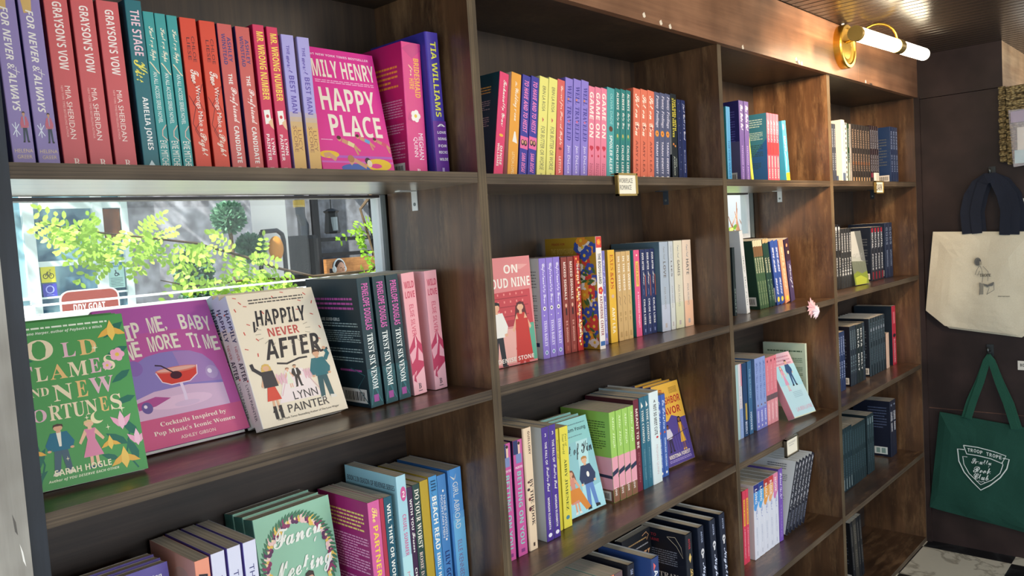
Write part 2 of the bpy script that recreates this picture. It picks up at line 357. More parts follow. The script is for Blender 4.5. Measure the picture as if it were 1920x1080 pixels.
for x0, x1, zs in BAYS:
    for a, b_ in zs: shelf(x0, x1, a, b_)
    b_ = MB(); b_.box(x0, .006, .343, x1, D, .355, WBACK); part(b_, 'top_board')
for i, (x0, x1, zs) in enumerate(BAYS):
    lev = [.343]+[z[0] for z in zs]
    for r in range(5):
        top, bot = lev[r]-(0 if r == 0 else TH), lev[r+1]
        mm = WBACK if r < 2 else WBACKH
        b_ = MB()
        if i == 0 and r == 1: b_.box(x0, D-.0015, bot, x1, D+.003, -.217, mm)
        elif i == 2 and r == 1: b_.box(x0, D-.0015, bot, x1, D+.003, -.178, mm); b_.box(1.623, D-.0015, -.178, x1, D+.003, top, mm)
        else: b_.box(x0, D-.0015, bot, x1, D+.003, top, mm)
        part(b_, 'back_panel')
b_ = MB(); b_.box(-.7505, -.012, .343, 2.6, .006, CZ-.002, WFASC)
cv = Canvas(b_, (0, -.012, .343), (1, 0, 0), (0, 0, -1), (0, -1, 0))
for x, z in ((.55, .012), (.62, .006), (.66, .003), (1.03, .003), (1.38, .012), (1.40, .006), (1.42, .004), (1.98, .004)):
    cv.P([(x-.006, -z-.004), (x+.002, -z-.009), (x+.007, -z), (x+.002, -z+.004), (x-.004, -z+.003)], '#d8cdbb')
cv.P([(1.372, -.006), (1.39, 0), (1.4, -.002), (1.386, -.011)], '#2a1f19'); cv.P([(2.02, 0), (2.05, 0), (2.045, -.006), (2.02, -.004)], '#1a1412')
cv.R(1.908, 1.910, -.166, -.004, '#a0714f'); part(b_, 'fascia')
b_ = MB(); b_.box(2.585, -.02, -1.53, 2.6, 0, .343, WDARKWALL); part(b_, 'corner_batten')
MET = ink('#d5d8d6', .3, .6)
for x, z, mm in ((-.0005, -.0185, MET), (.9075, -.0205, ink('#4c5560', .4, .5)), (1.6445, -.022, MET), (2.5785, -.020, ink('#3d444a', .4, .5))):
    b_ = MB(); b_.box(x-.002, .165, z-.038, x, .181, z, mm); b_.box(x-.042, .165, z-.002, x-.002, .181, z, mm)
    o = part(b_, 'bracket'); s_ = MB(); s_.lathe([(.0035, 0), (.0035, .0008), (.002, .0012)], (x-.002, .173, z-.026), (-1, 0, 0), ink('#7c8484', .3, .8), 10); s_.build('screw', o)

# ---------------------------------------------------------------- outdoors
GRD = MB(); gmat = wood('paving', '#a8a49c', '#cfcac0', (3, 3, 3), .8); GRD.box(-6, .3, FZ-.05, 16, 20, FZ, gmat); struct(GRD, 'trim_2')
STU = wood('grey_stucco', '#9fa0ac', '#babbc6', (6, 6, 6), .8)
w = MB(); w.box(2.62, 8.05, FZ, 4.15, 8.3, 3.2, STU); w.box(4.15, 8.4, FZ, 4.86, 8.6, 3.2, ink('#eceae6', .7)); struct(w, 'trim_3')
# shop front with pale metal frame
sf = empty('shop_front', (2.0, 8.0, FZ)); tag(sf, 'pale metal shop front door and window seen through the left window', 'storefront')
def kid(mb, name, par, org, ):
    o = mb.build(name, par); o.location = -Vector(org); return o
so = (2.0, 8.0, FZ); AL = ink('#cfe0e4', .4)
w = MB()
for x0, x1 in ((1.60, 1.70), (2.262, 2.36), (2.555, 2.62), (.5, .62)): w.box(x0, 7.93, FZ, x1, 8.07, 3.0, AL)
for z0, z1 in ((.45, .53), (-.135, -.08), (-.46, -.44), (FZ, FZ+.25), (1.4, 1.5)): w.box(1.70, 7.95, z0, 2.555, 8.05, z1, AL)
w.box(.62, 7.95, -.46, 1.60, 8.05, -.43, AL); kid(w, 'frame', sf, so)
gb, t, b = nodes('shop_glass'); n = t.nodes.new('ShaderNodeTexNoise'); n.inputs['Scale'].default_value = 2.2; n.inputs['Detail'].default_value = 3; r = t.nodes.new('ShaderNodeValToRGB')
r.color_ramp.elements[0].position = .4; r.color_ramp.elements[0].color = lin('#27506a'); r.color_ramp.elements[1].position = .62; r.color_ramp.elements[1].color = lin('#8fb9c8')
t.links.new(n.outputs['Fac'], r.inputs[0]); t.links.new(r.outputs[0], b.inputs['Base Color']); b.inputs['Roughness'].default_value = .06
for x0, x1, z0, z1 in ((1.70, 2.262, -.08, .45), (2.36, 2.555, -.08, .45), (1.70, 2.262, FZ+.25, -.135), (2.36, 2.555, FZ+.25, -.135), (.62, 1.60, FZ+.25, 3), (1.70, 2.555, .53, 1.4)):
    w = MB(); w.box(x0, 7.99, z0, x1, 8.01, z1, gb); kid(w, 'pane', sf, so)
w = MB(); w.box(2.37, 7.965, .10, 2.545, 7.985, .44, wood('brown_blind', '#5d3a28', '#8a5b3c', (60, 3, 3), .6)); kid(w, 'blind', sf, so)
def sticker(name, x0, x1, z0, z1, bgc, items, label):
    w = MB(); w.box(x0, 7.972, z0, x1, 7.985, z1, ink(bgc)); cv = Canvas(w, (x0, 7.972, z1), (x1-x0, 0, 0), (0, 0, z0-z1), (0, -1, 0)); cv.draw(items)
    o = kid(w, name, sf, so); o['label'] = label
ring = lambda u, v, r, rv, c, wd: ('S', [(u+r*math.cos(a*math.pi/10), v+rv*math.sin(a*math.pi/10)) for a in range(21)], wd, c)
sticker('sticker', 1.725, 1.86, -.295, -.125, '#d3cf3a', [ring(.3, .62, .16, .14, '#2c3020', .008), ring(.7, .62, .16, .14, '#2c3020', .008), ('S', [(.3,.62),(.45,.35),(.62,.38),(.7,.62),(.48,.62),(.45,.35)], .008, '#2c3020'), ('S', [(.58,.28),(.7,.25)], .008, '#2c3020')], 'yellow sticker with a bicycle')
sticker('sticker', 1.73, 1.86, -.445, -.31, '#4242b0', [ring(.5, .42, .27, .27, '#a9b4f2', .01), ('R', .25, .75, .8, .86, '#8f9af0')], 'blue sticker with a ring')
sticker('notice', 2.375, 2.54, -.41, -.14, '#a8d2d0', [('R', 0, 1, 0, .16, '#3d7fa8'), ('T', 'NOTICE', .1, .75, .03, .13, '#cfe8ea', 'b'), ('S', [(.45,.28),(.5,.42),(.62,.42),(.68,.5)], .012, '#2a4450'), ring(.5, .46, .1, .06, '#2a4450', .01), ('B', .12, .88, .58, .95, 6, '#56757c')], 'pale notice sheet with a wheelchair sign')
# rounded sign on a low stand
sg = empty('hanging_sign', (.75, 4.0, FZ)); tag(sg, 'red rounded shop sign with white outline and hand lettering outside window', 'sign')
w = MB(); cx, cz, hw, hh = .755, -.36, .16, .085
pts = []
for (sx, sz) in ((1, 1), (-1, 1), (-1, -1), (1, -1)):
    a0 = {(1,1): 0, (-1,1): 90, (-1,-1): 180, (1,-1): 270}[(sx, sz)]
    for k in range(7):
        a = math.radians(a0+15*k); pts.append((cx+sx*(hw-.05)+.05*math.cos(a), cz+sz*(hh-.05)+.05*math.sin(a)))
w.poly([(x, 3.99, z) for x, z in pts], ink('#8f3f35')); w.poly([(x, 4.01, z) for x, z in reversed(pts)], ink('#8f3f35'))
for i in range(len(pts)):
    a, b = pts[i], pts[(i+1) % len(pts)]; w.poly([(a[0], 3.99, a[1]), (a[0], 4.01, a[1]), (b[0], 4.01, b[1]), (b[0], 3.99, b[1])], ink('#f3f1ec'))
cv = Canvas(w, (0, 3.99, 0), (1, 0, 0), (0, 0, -1), (0, -1, 0)); cv.S([(x, -z) for x, z in pts+pts[:1]], .008, '#f6f4f0')
cv.T('DDY GOAT', .66, .835, .353, .395, '#f6f4f0', 'b'); kid(w, 'board', sg, (.75, 4.0, FZ))
w = MB(); w.tube([(.63, 4.02, -.36), (.63, 4.02, FZ)], .012, AL, 8); w.tube([(.88, 4.02, -.36), (.88, 4.02, FZ)], .012, AL, 8); kid(w, 'stand', sg, (.75, 4.0, FZ))

# leaves
def leafmat(name, a, b_, tl):
    m, t, b = nodes(name); n = t.nodes.new('ShaderNodeTexNoise'); n.inputs['Scale'].default_value = 9; r = t.nodes.new('ShaderNodeValToRGB')
    r.color_ramp.elements[0].position = .35; r.color_ramp.elements[0].color = lin(a); r.color_ramp.elements[1].position = .65; r.color_ramp.elements[1].color = lin(b_)
    t.links.new(n.outputs['Fac'], r.inputs[0]); t.links.new(r.outputs[0], b.inputs['Base Color']); b.inputs['Roughness'].default_value = .5
    tt = t.nodes.new('ShaderNodeBsdfTranslucent'); t.links.new(r.outputs[0], tt.inputs['Color']); ms = t.nodes.new('ShaderNodeMixShader'); ms.inputs[0].default_value = tl
    o = t.nodes['Material Output']; t.links.new(b.outputs[0], ms.inputs[1]); t.links.new(tt.outputs[0], ms.inputs[2]); t.links.new(ms.outputs[0], o.inputs['Surface']); return m
LEAF = leafmat('locust_leaf', '#7fae2e', '#b4d65c', .4); DKLEAF = leafmat('juniper_leaf', '#3f6b52', '#6f9a7c', .2); BARK = wood('twig_bark', '#4a3b2c', '#6d5a44', (20, 20, 20), .8)
rl = random.Random(11)
def leaflet(mb, p, d, up, L, wd, m):
    s = d.cross(up).normalized()*wd; n = d.normalized()
    mb.mesh([p, p+n*L*.35+s*.9+up*.1*wd, p+n*L*.75+s*.8, p+n*L, p+n*L*.75-s*.8, p+n*L*.35-s*.9+up*.1*wd], [(0,1,2,3), (0,3,4,5)], m)
def compound(mb, p, d, L, n, m, lw):
    d = d.normalized(); up = Vector((rl.uniform(-.5,.5), -1, rl.uniform(-.3,.9))).normalized(); side = d.cross(up).normalized()
    for i in range(n):
        q = p + d*L*(i+1)/n + Vector((0, 0, -.12*L*((i+1)/n)**2))
        for sg_ in (-1, 1): leaflet(mb, q, (side*sg_ + d*.35 + Vector((0, rl.uniform(-.3, .3), rl.uniform(-.4, .1)))), up, lw*rl.uniform(.8, 1.15), lw*.28, m)
    leaflet(mb, p+d*L, d, up, lw, lw*.28, m)
def branch_leaves(mb, path, dens, spread, L=.115, lw=.030, m=LEAF):
    for a, b in zip(path, path[1:]):
        a, b = Vector(a), Vector(b); k = max(1, int((b-a).length*dens))
        for i in range(k):
            p = a.lerp(b, rl.random()); d = Vector((rl.uniform(-1, 1), rl.uniform(-.6, .4), rl.uniform(-1.1, .25)))
            p = p+Vector((rl.uniform(-spread, spread), rl.uniform(-spread, spread), rl.uniform(-spread, spread)*.6))
            if 1.10 < p.x < 1.38 and p.z < -.16:
                if p.z < -.215: continue
                d.z = abs(d.z)+.4
            compound(mb, p, d, L*rl.uniform(.7, 1.2), rl.randint(4, 6), m, lw)
tree = empty('locust_tree', (2.6, 2.2, FZ)); to = (2.6, 2.2, FZ)
tag(tree, 'leafy green locust tree branches hanging outside the left window', 'tree')
main = [(2.6, 2.3, .9), (1.9, 2.25, .18), (1.45, 2.2, -.243), (1.10, 2.2, -.247), (.9, 2.2, -.19), (.78, 2.2, -.140), (.55, 2.2, -.065), (.30, 2.2, -.025), (.07, 2.2, .01), (-.03, 2.2, .045)]
low = [(1.42, 2.25, -.25), (1.14, 2.22, -.262), (.8, 2.2, -.235), (.5, 2.18, -.24), (.38, 2.18, -.205)]
side = [(2.3, 2.2, .6), (1.6, 2.2, .25), (1.40, 2.2, .06), (1.44, 2.2, -.08), (1.47, 2.2, -.20)]
w = MB(); w.tube(main, [.03, .016, .006, .006, .006, .006, .005, .004, .003, .002], BARK, 8); w.tube(low, [.008, .007, .006, .004, .002], BARK, 6); w.tube(side, [.02, .012, .007, .006, .003], BARK, 6)
w.tube([(2.6, 2.3, FZ), (2.62, 2.32, .2), (2.6, 2.3, .9), (2.5, 2.6, 2.0), (2.6, 4.0, 3.2), (2.7, 5.0, 3.6)], [.10, .08, .07, .06, .05, .03], BARK, 10); kid(w, 'branch', tree, to)
w = MB(); branch_leaves(w, main[2:5], 26, .03); branch_leaves(w, main[4:7], 46, .03, .10); branch_leaves(w, main[6:], 84, .045, .10); branch_leaves(w, low, 30, .03, .10); branch_leaves(w, side[2:], 60, .045, .10)
branch_leaves(w, [(.16, 2.2, -.03), (.21, 2.2, -.09)], 90, .04); branch_leaves(w, [(.36, 2.15, -.06), (.42, 2.15, -.2)], 60, .04)
for i in range(520):      # the crown overhead
    p = Vector((rl.gauss(1.6, 1.4), rl.gauss(5.0, .8), rl.gauss(3.4, .5)))
    compound(w, p, Vector((rl.uniform(-1, 1), rl.uniform(-1, 1), rl.uniform(-.6, .2))), .3, 4, LEAF, .12)
for i in range(230):
    p = Vector((rl.gauss(.7, .9), min(7.5, rl.gauss(6.7, .3)), rl.gauss(2.9, .5)))
    if p.z > 1.3: compound(w, p, Vector((rl.uniform(-1, 1), rl.uniform(-1, 1), rl.uniform(-.6, .2))), .35, 4, LEAF, .15)
kid(w, 'leaves', tree, to)
# clipped topiary, conifer and a shrub by the grey wall
def shrub(name, label, loc, balls, stem, n, L, m, group=None):
    o = empty(name, loc); tag(o, label, 'shrub', group); w = MB()
    for (cx, cy, cz, r, rz_) in balls:
        for i in range(int(n)):
            v = Vector((rl.gauss(0, 1), rl.gauss(0, 1), rl.gauss(0, 1))).normalized()*(.6+.4*rl.random()); p = Vector((cx+v.x*r, cy+v.y*r, cz+v.z*rz_))
            leaflet(w, p, v+Vector((rl.uniform(-.7,.7), rl.uniform(-.7,.7), rl.uniform(-.3,.7))), Vector((rl.uniform(-1,1), rl.uniform(-1,1), .3)).normalized(), L, L*.22, m)
    kid(w, 'foliage', o, loc); s = MB(); s.tube(stem, .016, BARK, 8); kid(s, 'stem', o, loc); return o
shrub('topiary', 'small ball topiary on a thin stem before the grey outdoor wall', (2.22, 5.0, FZ), [(2.21, 5, .17, .10, .10), (2.44, 5.1, -.08, .09, .085)], [(2.23, 5, FZ), (2.22, 5, -.1), (2.21, 5, .17)], 700, .06, DKLEAF)
shrub('conifer', 'dark upright conifer behind the leafy branch outside', (1.97, 5.2, FZ), [(1.98, 5.2, -.28, .12, .2)], [(1.98, 5.2, FZ), (1.98, 5.2, -.1)], 800, .06, leafmat('conifer_needle', '#274a35', '#4c7a58', .1))
# stove with its pipe, lamp, dark frame, wooden screen
BLK = ink('#15171b', .45); ORG = ink('#c8842c', .5)
st = empty('stove', (5.46, 9, FZ)); tag(st, 'black patio stove with a tall shiny flue pipe outside', 'stove'); o_ = (5.5, 9, FZ)
w = MB(); w.lathe([(.25, 0), (.26, .5), (.26, 1.55), (.25, 1.6)], (5.46, 9, FZ), (0, 0, 1), BLK, 24); kid(w, 'body', st, o_)
w = MB(); w.tube([(5.56, 9, .05), (5.57, 9, .22), (5.50, 9, .38), (5.50, 9, 2.0)], .06, ink('#3a4148', .2, .8), 14); kid(w, 'flue', st, o_)
w = MB(); w.lathe([(.085, 0), (.085, .1)], (5.50, 9, .48), (0, 0, 1), ink('#b59a4a', .3, .8), 16); kid(w, 'collar', st, o_)
pg = empty('pergola', (6.2, 9.3, FZ)); tag(pg, 'dark framed pergola post and beams standing behind the stove', 'pergola'); o_ = (6.2, 9.3, FZ)
for x in (6.02, 6.27, 7.43): w = MB(); w.box(x, 9.85, FZ, x+.09, 9.95, 2.2, BLK); kid(w, 'post', pg, o_)
for z in (-.025, -.27): w = MB(); w.box(6.36, 9.86, z, 7.43, 9.94, z+.06, BLK); kid(w, 'beam', pg, o_)
w = MB(); w.box(5.95, 8.9, 2.035, 6.05, 10.1, 2.12, BLK); kid(w, 'beam', pg, o_)
w = MB(); w.box(5.6, 10.1, FZ, 9.0, 10.16, 3, wood('dark_louvre', '#777a82', '#989ba3', (8, 2, 1), .6)); kid(w, 'panel', pg, o_)
w = MB(); w.box(6.36, 9.75, FZ, 7.43, 9.83, -.31, wood('cedar_screen', '#8a5a34', '#b98550', (3, 3, 50), .6)); kid(w, 'screen', pg, o_)
ln = empty('lantern', (6.0, 9.0, .08)); tag(ln, 'black hanging lantern beside the flue pipe outside', 'lantern'); o_ = (6.0, 9, .08)
w = MB(); w.lathe([(.10, 0), (.12, .02), (.09, .3), (.12, .33), (.04, .37)], (6.0, 9, .08), (0, 0, 1), BLK, 6); w.tube([(6, 9, .44), (6, 9, 2.03)], .008, BLK, 6); kid(w, 'body', ln, o_)
w = MB(); w.lathe([(.05, 0), (.05, .2)], (5.99, 8.93, .12), (0, 0, 1), ink('#8d979c', .3), 8); kid(w, 'glass', ln, o_)
ch = empty('patio_chair', (4.9, 8.2, FZ)); tag(ch, 'black bent tube patio chair with an amber cushion outside', 'chair'); o_ = (4.9, 8.2, FZ)
cxs, cze = 4.36, .13
w = MB(); w.tube([(cxs, 8.2, cze), (cxs+.22, 8.2, cze+.01), (cxs+.29, 8.2, cze-.04), (cxs+.31, 8.2, cze-.12), (cxs+.31, 8.2, FZ)], .03, BLK, 10); w.tube([(cxs, 8.2, cze), (cxs-.04, 8.4, FZ)], .03, BLK, 10); kid(w, 'frame', ch, o_)
w = MB(); w.smooth = True; w.ball((cxs+.19, 8.2, cze-.22), (.10, .08, .16), ORG); kid(w, 'cushion', ch, o_)
# woman with headphones sitting outside
pr = empty('person', (6.05, 9.0, FZ)); tag(pr, 'person with white headphones and brown hair seated outside behind the branch', 'person'); o_ = (6.05, 9.0, FZ)
SK = ink('#d9a184', .5); HR = ink('#3a2419', .5); TOP = ink('#b9b3ae', .7); hz = -.445
w = MB(); w.smooth = True
w.ball((6.05, 8.97, hz), (.075, .092, .112), SK, 20, 14); w.ball((6.05, 8.90, hz-.07), (.045, .04, .045), SK); w.ball((6.05, 8.872, hz-.015), (.014, .02, .022), SK, 8, 6)
w.lathe([(.05, 0), (.048, .08), (.055, .14)], (6.05, 9.0, hz-.2), (0, 0, 1), SK, 14)
w.lathe([(.15, 0), (.17, .15), (.19, .36), (.17, .44), (.06, .50)], (6.05, 9.03, hz-.66), (0, 0, 1), TOP, 18)
for s in (-1, 1): w.tube([(6.05+s*.17, 9.03, hz-.24), (6.05+s*.24, 9.0, hz-.45), (6.05+s*.14, 8.8, hz-.52)], [.055, .045, .035], TOP, 10); w.ball((6.05+s*.12, 8.77, hz-.52), (.04, .05, .03), SK, 8, 6); w.tube([(6.05+s*.08, 9.05, hz-.56), (6.06+s*.08, 8.6, hz-.56), (6.05+s*.10, 8.52, FZ+.03)], [.085, .07, .05], ink('#3b4250', .7), 10)
w.box(6.011, 8.882, hz+.008, 6.03, 8.89, hz+.016, HR); w.box(6.07, 8.882, hz+.008, 6.089, 8.89, hz+.016, HR); w.box(6.028, 8.862, hz-.068, 6.072, 8.868, hz-.060, ink('#a85a50')); kid(w, 'body', pr, o_)
w = MB(); w.smooth = True; w.ball((6.05, 8.995, hz+.03), (.088, .095, .105), HR, 18, 12); w.tube([(6.0, 9.07, hz), (5.98, 9.08, hz-.18)], [.05, .03], HR, 8); kid(w, 'hair', pr, o_)
w = MB(); w.smooth = True; w.tube([(6.05+.1*math.cos(a), 8.97, hz+.14*math.sin(a)) for a in [math.pi*k/14 for k in range(15)]], .012, FW, 8)
for s in (-1, 1): w.ball((6.05+s*.09, 8.97, hz-.01), (.025, .045, .05), FW, 10, 8)
kid(w, 'headphones', pr, o_)
tb = empty('cafe_table', (6.6, 8.6, FZ)); tag(tb, 'white cafe table in front of the seated person outside', 'table'); o_ = (6.6, 8.6, FZ)
w = MB(); w.lathe([(.5, 0), (.5, .03)], (6.75, 8.5, -.60), (0, 0, 1), FW, 28); kid(w, 'tabletop', tb, o_); w = MB(); w.lathe([(.25, 0), (.03, .03), (.03, .93)], (6.75, 8.5, FZ), (0, 0, 1), BLK, 14); kid(w, 'pedestal', tb, o_)
ben = MB(); ben.box(5.82, 8.95, FZ, 6.25, 9.35, hz-.662, wood('bench_wood', '#7b5334', '#a87848', (2, 20, 20), .6)); tag(ben.build('bench'), 'wooden bench under the seated person with headphones outside', 'bench')
# white handrail between the window and the yard
rail = empty('handrail', (.3, 1.2, FZ)); tag(rail, 'white handrail running below the branch just outside the window', 'railing')
w = MB(); w.box(-.6, 1.15, -.285, 1.6, 1.25, -.238, FW); w.box(-.6, 1.19, -.217, 1.6, 1.21, -.212, FW); kid(w, 'rail', rail, (.3, 1.2, FZ))
for x in (-.4, .5, 1.4): w = MB(); w.box(x, 1.185, FZ, x+.03, 1.215, -.212, FW); kid(w, 'baluster', rail, (.3, 1.2, FZ))
hg = empty('hedge', (5.2, 2.3, FZ)); tag(hg, 'green hedge with bare twigs glimpsed through the small right window', 'hedge'); o_ = (5.2, 2.3, FZ)
w = MB()
for i in range(1500):
    p = Vector((5.2+rl.uniform(-.6, .9), 2.3+rl.uniform(-.15, .15)+.0, rl.uniform(FZ+.02, -.20+rl.uniform(-.06, .04)))); leaflet(w, p, Vector((rl.uniform(-1,1), rl.uniform(-1,1), rl.uniform(-.3,1))), Vector((rl.uniform(-1,1), rl.uniform(-1,1), .3)).normalized(), .06, .02, LEAF)
kid(w, 'foliage', hg, o_); w = MB()
for i in range(16):
    a = Vector((5.2+rl.uniform(-.4, .7), 2.32, -.3)); b = a+Vector((rl.uniform(-.25, .25), 0, rl.uniform(.15, .4))); w.tube([a, a.lerp(b, .5)+Vector((rl.uniform(-.05,.05), 0, 0)), b], [.008, .006, .003], wood('red_twig', '#8a5a44', '#b98a70', (9, 9, 9), .7), 6)
kid(w, 'twig', hg, o_)

# ---------------------------------------------------------------- books
pm, t, b = nodes('page_edges'); tc = t.nodes.new('ShaderNodeTexCoord'); mp = t.nodes.new('ShaderNodeMapping'); mp.inputs['Scale'].default_value = (900, 3, 3)
n = t.nodes.new('ShaderNodeTexNoise'); n.inputs['Scale'].default_value = 1; n.inputs['Detail'].default_value = 2; r = t.nodes.new('ShaderNodeValToRGB')
r.color_ramp.elements[0].position = .3; r.color_ramp.elements[0].color = lin('#b3aa98'); r.color_ramp.elements[1].position = .7; r.color_ramp.elements[1].color = lin('#ded8c9')
t.links.new(tc.outputs['Object'], mp.inputs[0]); t.links.new(mp.outputs[0], n.inputs['Vector']); t.links.new(n.outputs['Fac'], r.inputs[0]); t.links.new(r.outputs[0], b.inputs['Base Color']); b.inputs['Roughness'].default_value = .8
PAGES = pm
KINDS = {}
def K(k, t, H, W_, spine, left, right, desc, sp=(), fr=(), bk=(), hard=False, pl=None):
    KINDS[k] = dict(t=t, H=H, W=W_, spine=spine, left=left, right=right, desc=desc, sp=sp, fr=fr, bk=bk, hard=hard, mesh=None, plural=pl or desc)
def book_data(k):
    q = KINDS[k]
    if q['mesh']: return q['mesh']
    t, H, W_, hard = q['t'], q['H'], q['W'], q['hard']; c = .0024 if hard else .0007; rr = .004 if hard else .0012
    if t < .012: rr = min(rr, .002)
    mb = MB(); A = [(-t/2, W_)]
    for i in range(4): a = math.pi/2*i/3; A.append((-t/2+rr-rr*math.cos(a), rr-rr*math.sin(a)))
    A += [(-x, y) for x, y in reversed(A)]
    I = [(t/2-c, W_), (t/2-c, c+.0003), (-t/2+c, c+.0003), (-t/2+c, W_)]
    ms, ml, mr_ = ink(q['spine']), ink(q['left']), ink(q['right']); n = len(A); P = A+I; N = len(P)
    for i in range(N):
        a, b = P[i], P[(i+1) % N]
        m = ml if i == 0 else mr_ if i == n-2 else ms if i < n-1 else ink('#e4e0d8')
        mb.poly([(a[0], a[1], 0), (b[0], b[1], 0), (b[0], b[1], H), (a[0], a[1], H)], m)
    for z, fl in ((0, 1), (H, 0)):
        quads = [[A[0], A[1], I[2], I[3]], [A[-2], A[-1], I[0], I[1]], [A[1]]+A[2:-2]+[A[-2], I[1], I[2]]]
        for qd, m in zip(quads, (ml, mr_, ms)):
            pts = [(x, y, z) for x, y in qd]; mb.poly(pts[::-1] if fl else pts, m)
    cs = Canvas(mb, (-t/2, 0, H), (t, 0, 0), (0, 0, -H), (0, -1, 0)); cs.clip = True; cs.draw(q['sp'])
    cf = Canvas(mb, (t/2, 0, H), (0, W_, 0), (0, 0, -H), (1, 0, 0)); cf.clip = True; cf.draw(q['fr'])
    cb = Canvas(mb, (-t/2, W_, H), (0, -W_, 0), (0, 0, -H), (-1, 0, 0)); cb.clip = True; cb.draw(q['bk'])
    o = .0035 if hard else .0004; pb = MB(); pb.box(-t/2+c, c+.0004, o, t/2-c, W_-(o if hard else .0008), H-o, PAGES)
    q['mesh'] = (mb.data('cover'), pb.data('page_block')); return q['mesh']
def put(k, loc, rot, label, group=None):
    q = KINDS[k]; e = empty('hardcover_book' if q['hard'] else 'paperback_book', loc, rot); cv_, pb = book_data(k)
    for nm, me in (('cover', cv_), ('page_block', pb)):
        o = bpy.data.objects.new(nm, me); COL.objects.link(o); o.parent = e
    return tag(e, label, 'book', group)
NUM = ['', '', 'two', 'three', 'four', 'five', 'six', 'seven', 'eight']; ORD = ['first', 'second', 'third', 'fourth', 'fifth', 'sixth', 'seventh', 'eighth']
def place(i, n):
    if n == 1: return ''
    if i == 0: return ', leftmost of '+NUM[n]+' alike'
    if i == n-1: return ', rightmost of '+NUM[n]+' alike'
    if n == 3: return ', middle of three alike'
    return ', '+ORD[i]+' from left of '+NUM[n]
PITCH = [0]
def row(z, group, items, y=.085, lean=0., drift=False):
    """items: (kind, x of left bottom edge, [y], [lean degrees, + to the right])"""
    cnt = {}; seen = {}
    for it in items: cnt[it[0]] = cnt.get(it[0], 0)+1
    px_ = None
    for it in items:
        yy = it[2] if len(it) > 2 and it[2] is not None else y; KINDS[it[0]]['W'] = min(KINDS[it[0]]['W'], .2528-yy)
    for it in items:
        k, x = it[0], it[1]; yy = it[2] if len(it) > 2 and it[2] is not None else y; ln = math.radians(it[3] if len(it) > 3 else lean)
        q = KINDS[k]; t, H = q['t'], q['H']; foot = t/math.cos(ln)
        if px_ is not None:
            pr_, pl_, ph, py, pt = px_          # bottom right, lean, height
            x0 = x; hh = min(H, ph)*.97
            if abs(py-yy) < .15:
                x = max(x, pr_+.0006); need = pr_+hh*math.tan(pl_)-hh*math.tan(ln)+.0006; x = max(x, need)
            if x-x0 > .012: print('SHIFT', group, k, round(x-x0, 4))
        px_ = (x+foot, ln, H, yy, t)
        cx = x+foot/2; zl = z + abs(math.sin(ln))*t/2
        # the empty sits at the middle of the spine's foot
        i = seen.get(k, 0); seen[k] = i+1
        put(k, (cx, yy, zl+.0004), (0, ln, 0), q['desc']+place(i, cnt[k]), group)
    return px_
def faceout(k, x0, y0, z, rz, lean, label, group=None):
    """front cover to the room, left foot of the front cover at x0,y0, tipped back"""
    q = KINDS[k]; t = q['t']; M = Matrix.Translation((x0, y0, z+.0005+t*math.sin(math.radians(max(0, lean))))) @ Matrix.Rotation(math.radians(rz), 4, 'Z') @ Matrix.Rotation(-math.radians(lean), 4, 'X') @ Matrix.Rotation(math.radians(-90), 4, 'Z') @ Matrix.Translation((-t/2, 0, 0))
    return put(k, M.to_translation(), M.to_euler(), label, group)

W1 = '#f1ede6'; GOLD = '#e6c35c'; INK = '#23222b'
# ---- left bay, top shelf
K('whitea', .016, .208, .14, '#dcd5d0', '#e3dcd6', '#dcd5d0', 'white paperback wedged against the left post on the top shelf')
K('never', .0245, .2195, .145, '#9483ba', '#2d3263', '#7d6bb0', 'lilac paperback with small standing man on spine', [
  ('E', .35, .03, .3, .03, '#d9b36b'), ('P', [(.1,.05),(.6,.05),(.55,.13),(.2,.14)], '#d9b36b'), ('E', .62, .035, .16, .015, '#4a3021'),
  ('D', 'FOR NEVER & ALWAYS', .28, .62, .12, .68, '#f4efe8', 'i'), ('S', [(.15,.75),(.45,.81)], .0009, '#e8eef8'), ('S', [(.3,.74),(.3,.82)], .0009, '#e8eef8'), ('S', [(.45,.75),(.15,.81)], .0009, '#e8eef8'), ('S', [(.5,.455),(.8,.47)], .0007, W1), ('S', [(.65,.44),(.65,.485)], .0007, W1),
  ('MAN', .5, .68, .4, .17, '#3c2a22', '#c99a78', '#c86a7c', '#8fa0c4', '#34404e'), ('T', 'HELENA', .12, .92, .885, .905, '#e7cfa4', 'p'), ('T', 'GREER', .2, .86, .918, .938, '#e7cfa4', 'p'), ('E', .5, .97, .08, .008, '#6b5a8e')])
K('grayson', .0275, .2195, .145, '#cf5d5f', '#7d2c3a', '#c24f54', 'coral red paperback with white condensed title', [
  ('D', "GRAYSON'S VOW", .33, .72, .05, .43, '#f7e9e2', 'b'), ('D', 'MIA SHERIDAN', .42, .66, .52, .82, '#f7e4da', 'p'), ('D', 'NEW YORK TIMES BESTSELLING AUTHOR', .26, .35, .52, .81, '#eebdb4', 'p'), ('T', 'B', .42, .66, .93, .98, '#f5dcd0', 's')])
K('stage', .0215, .2265, .145, '#256a72', '#1c3f4c', '#256a72', 'dark teal paperback with yellow script word on spine', [
  ('D', 'THE STAGE', .25, .8, .055, .32, '#efc9d2', 'b'), ('D', 'Kiss', .12, .9, .345, .48, '#e9e05c', 'c'), ('D', 'AMELIA JONES', .28, .72, .56, .87, '#f2f1ec', 'b'), ('P', [(.5,.93),(.75,.97),(.25,.97)], '#cfe0e0')])
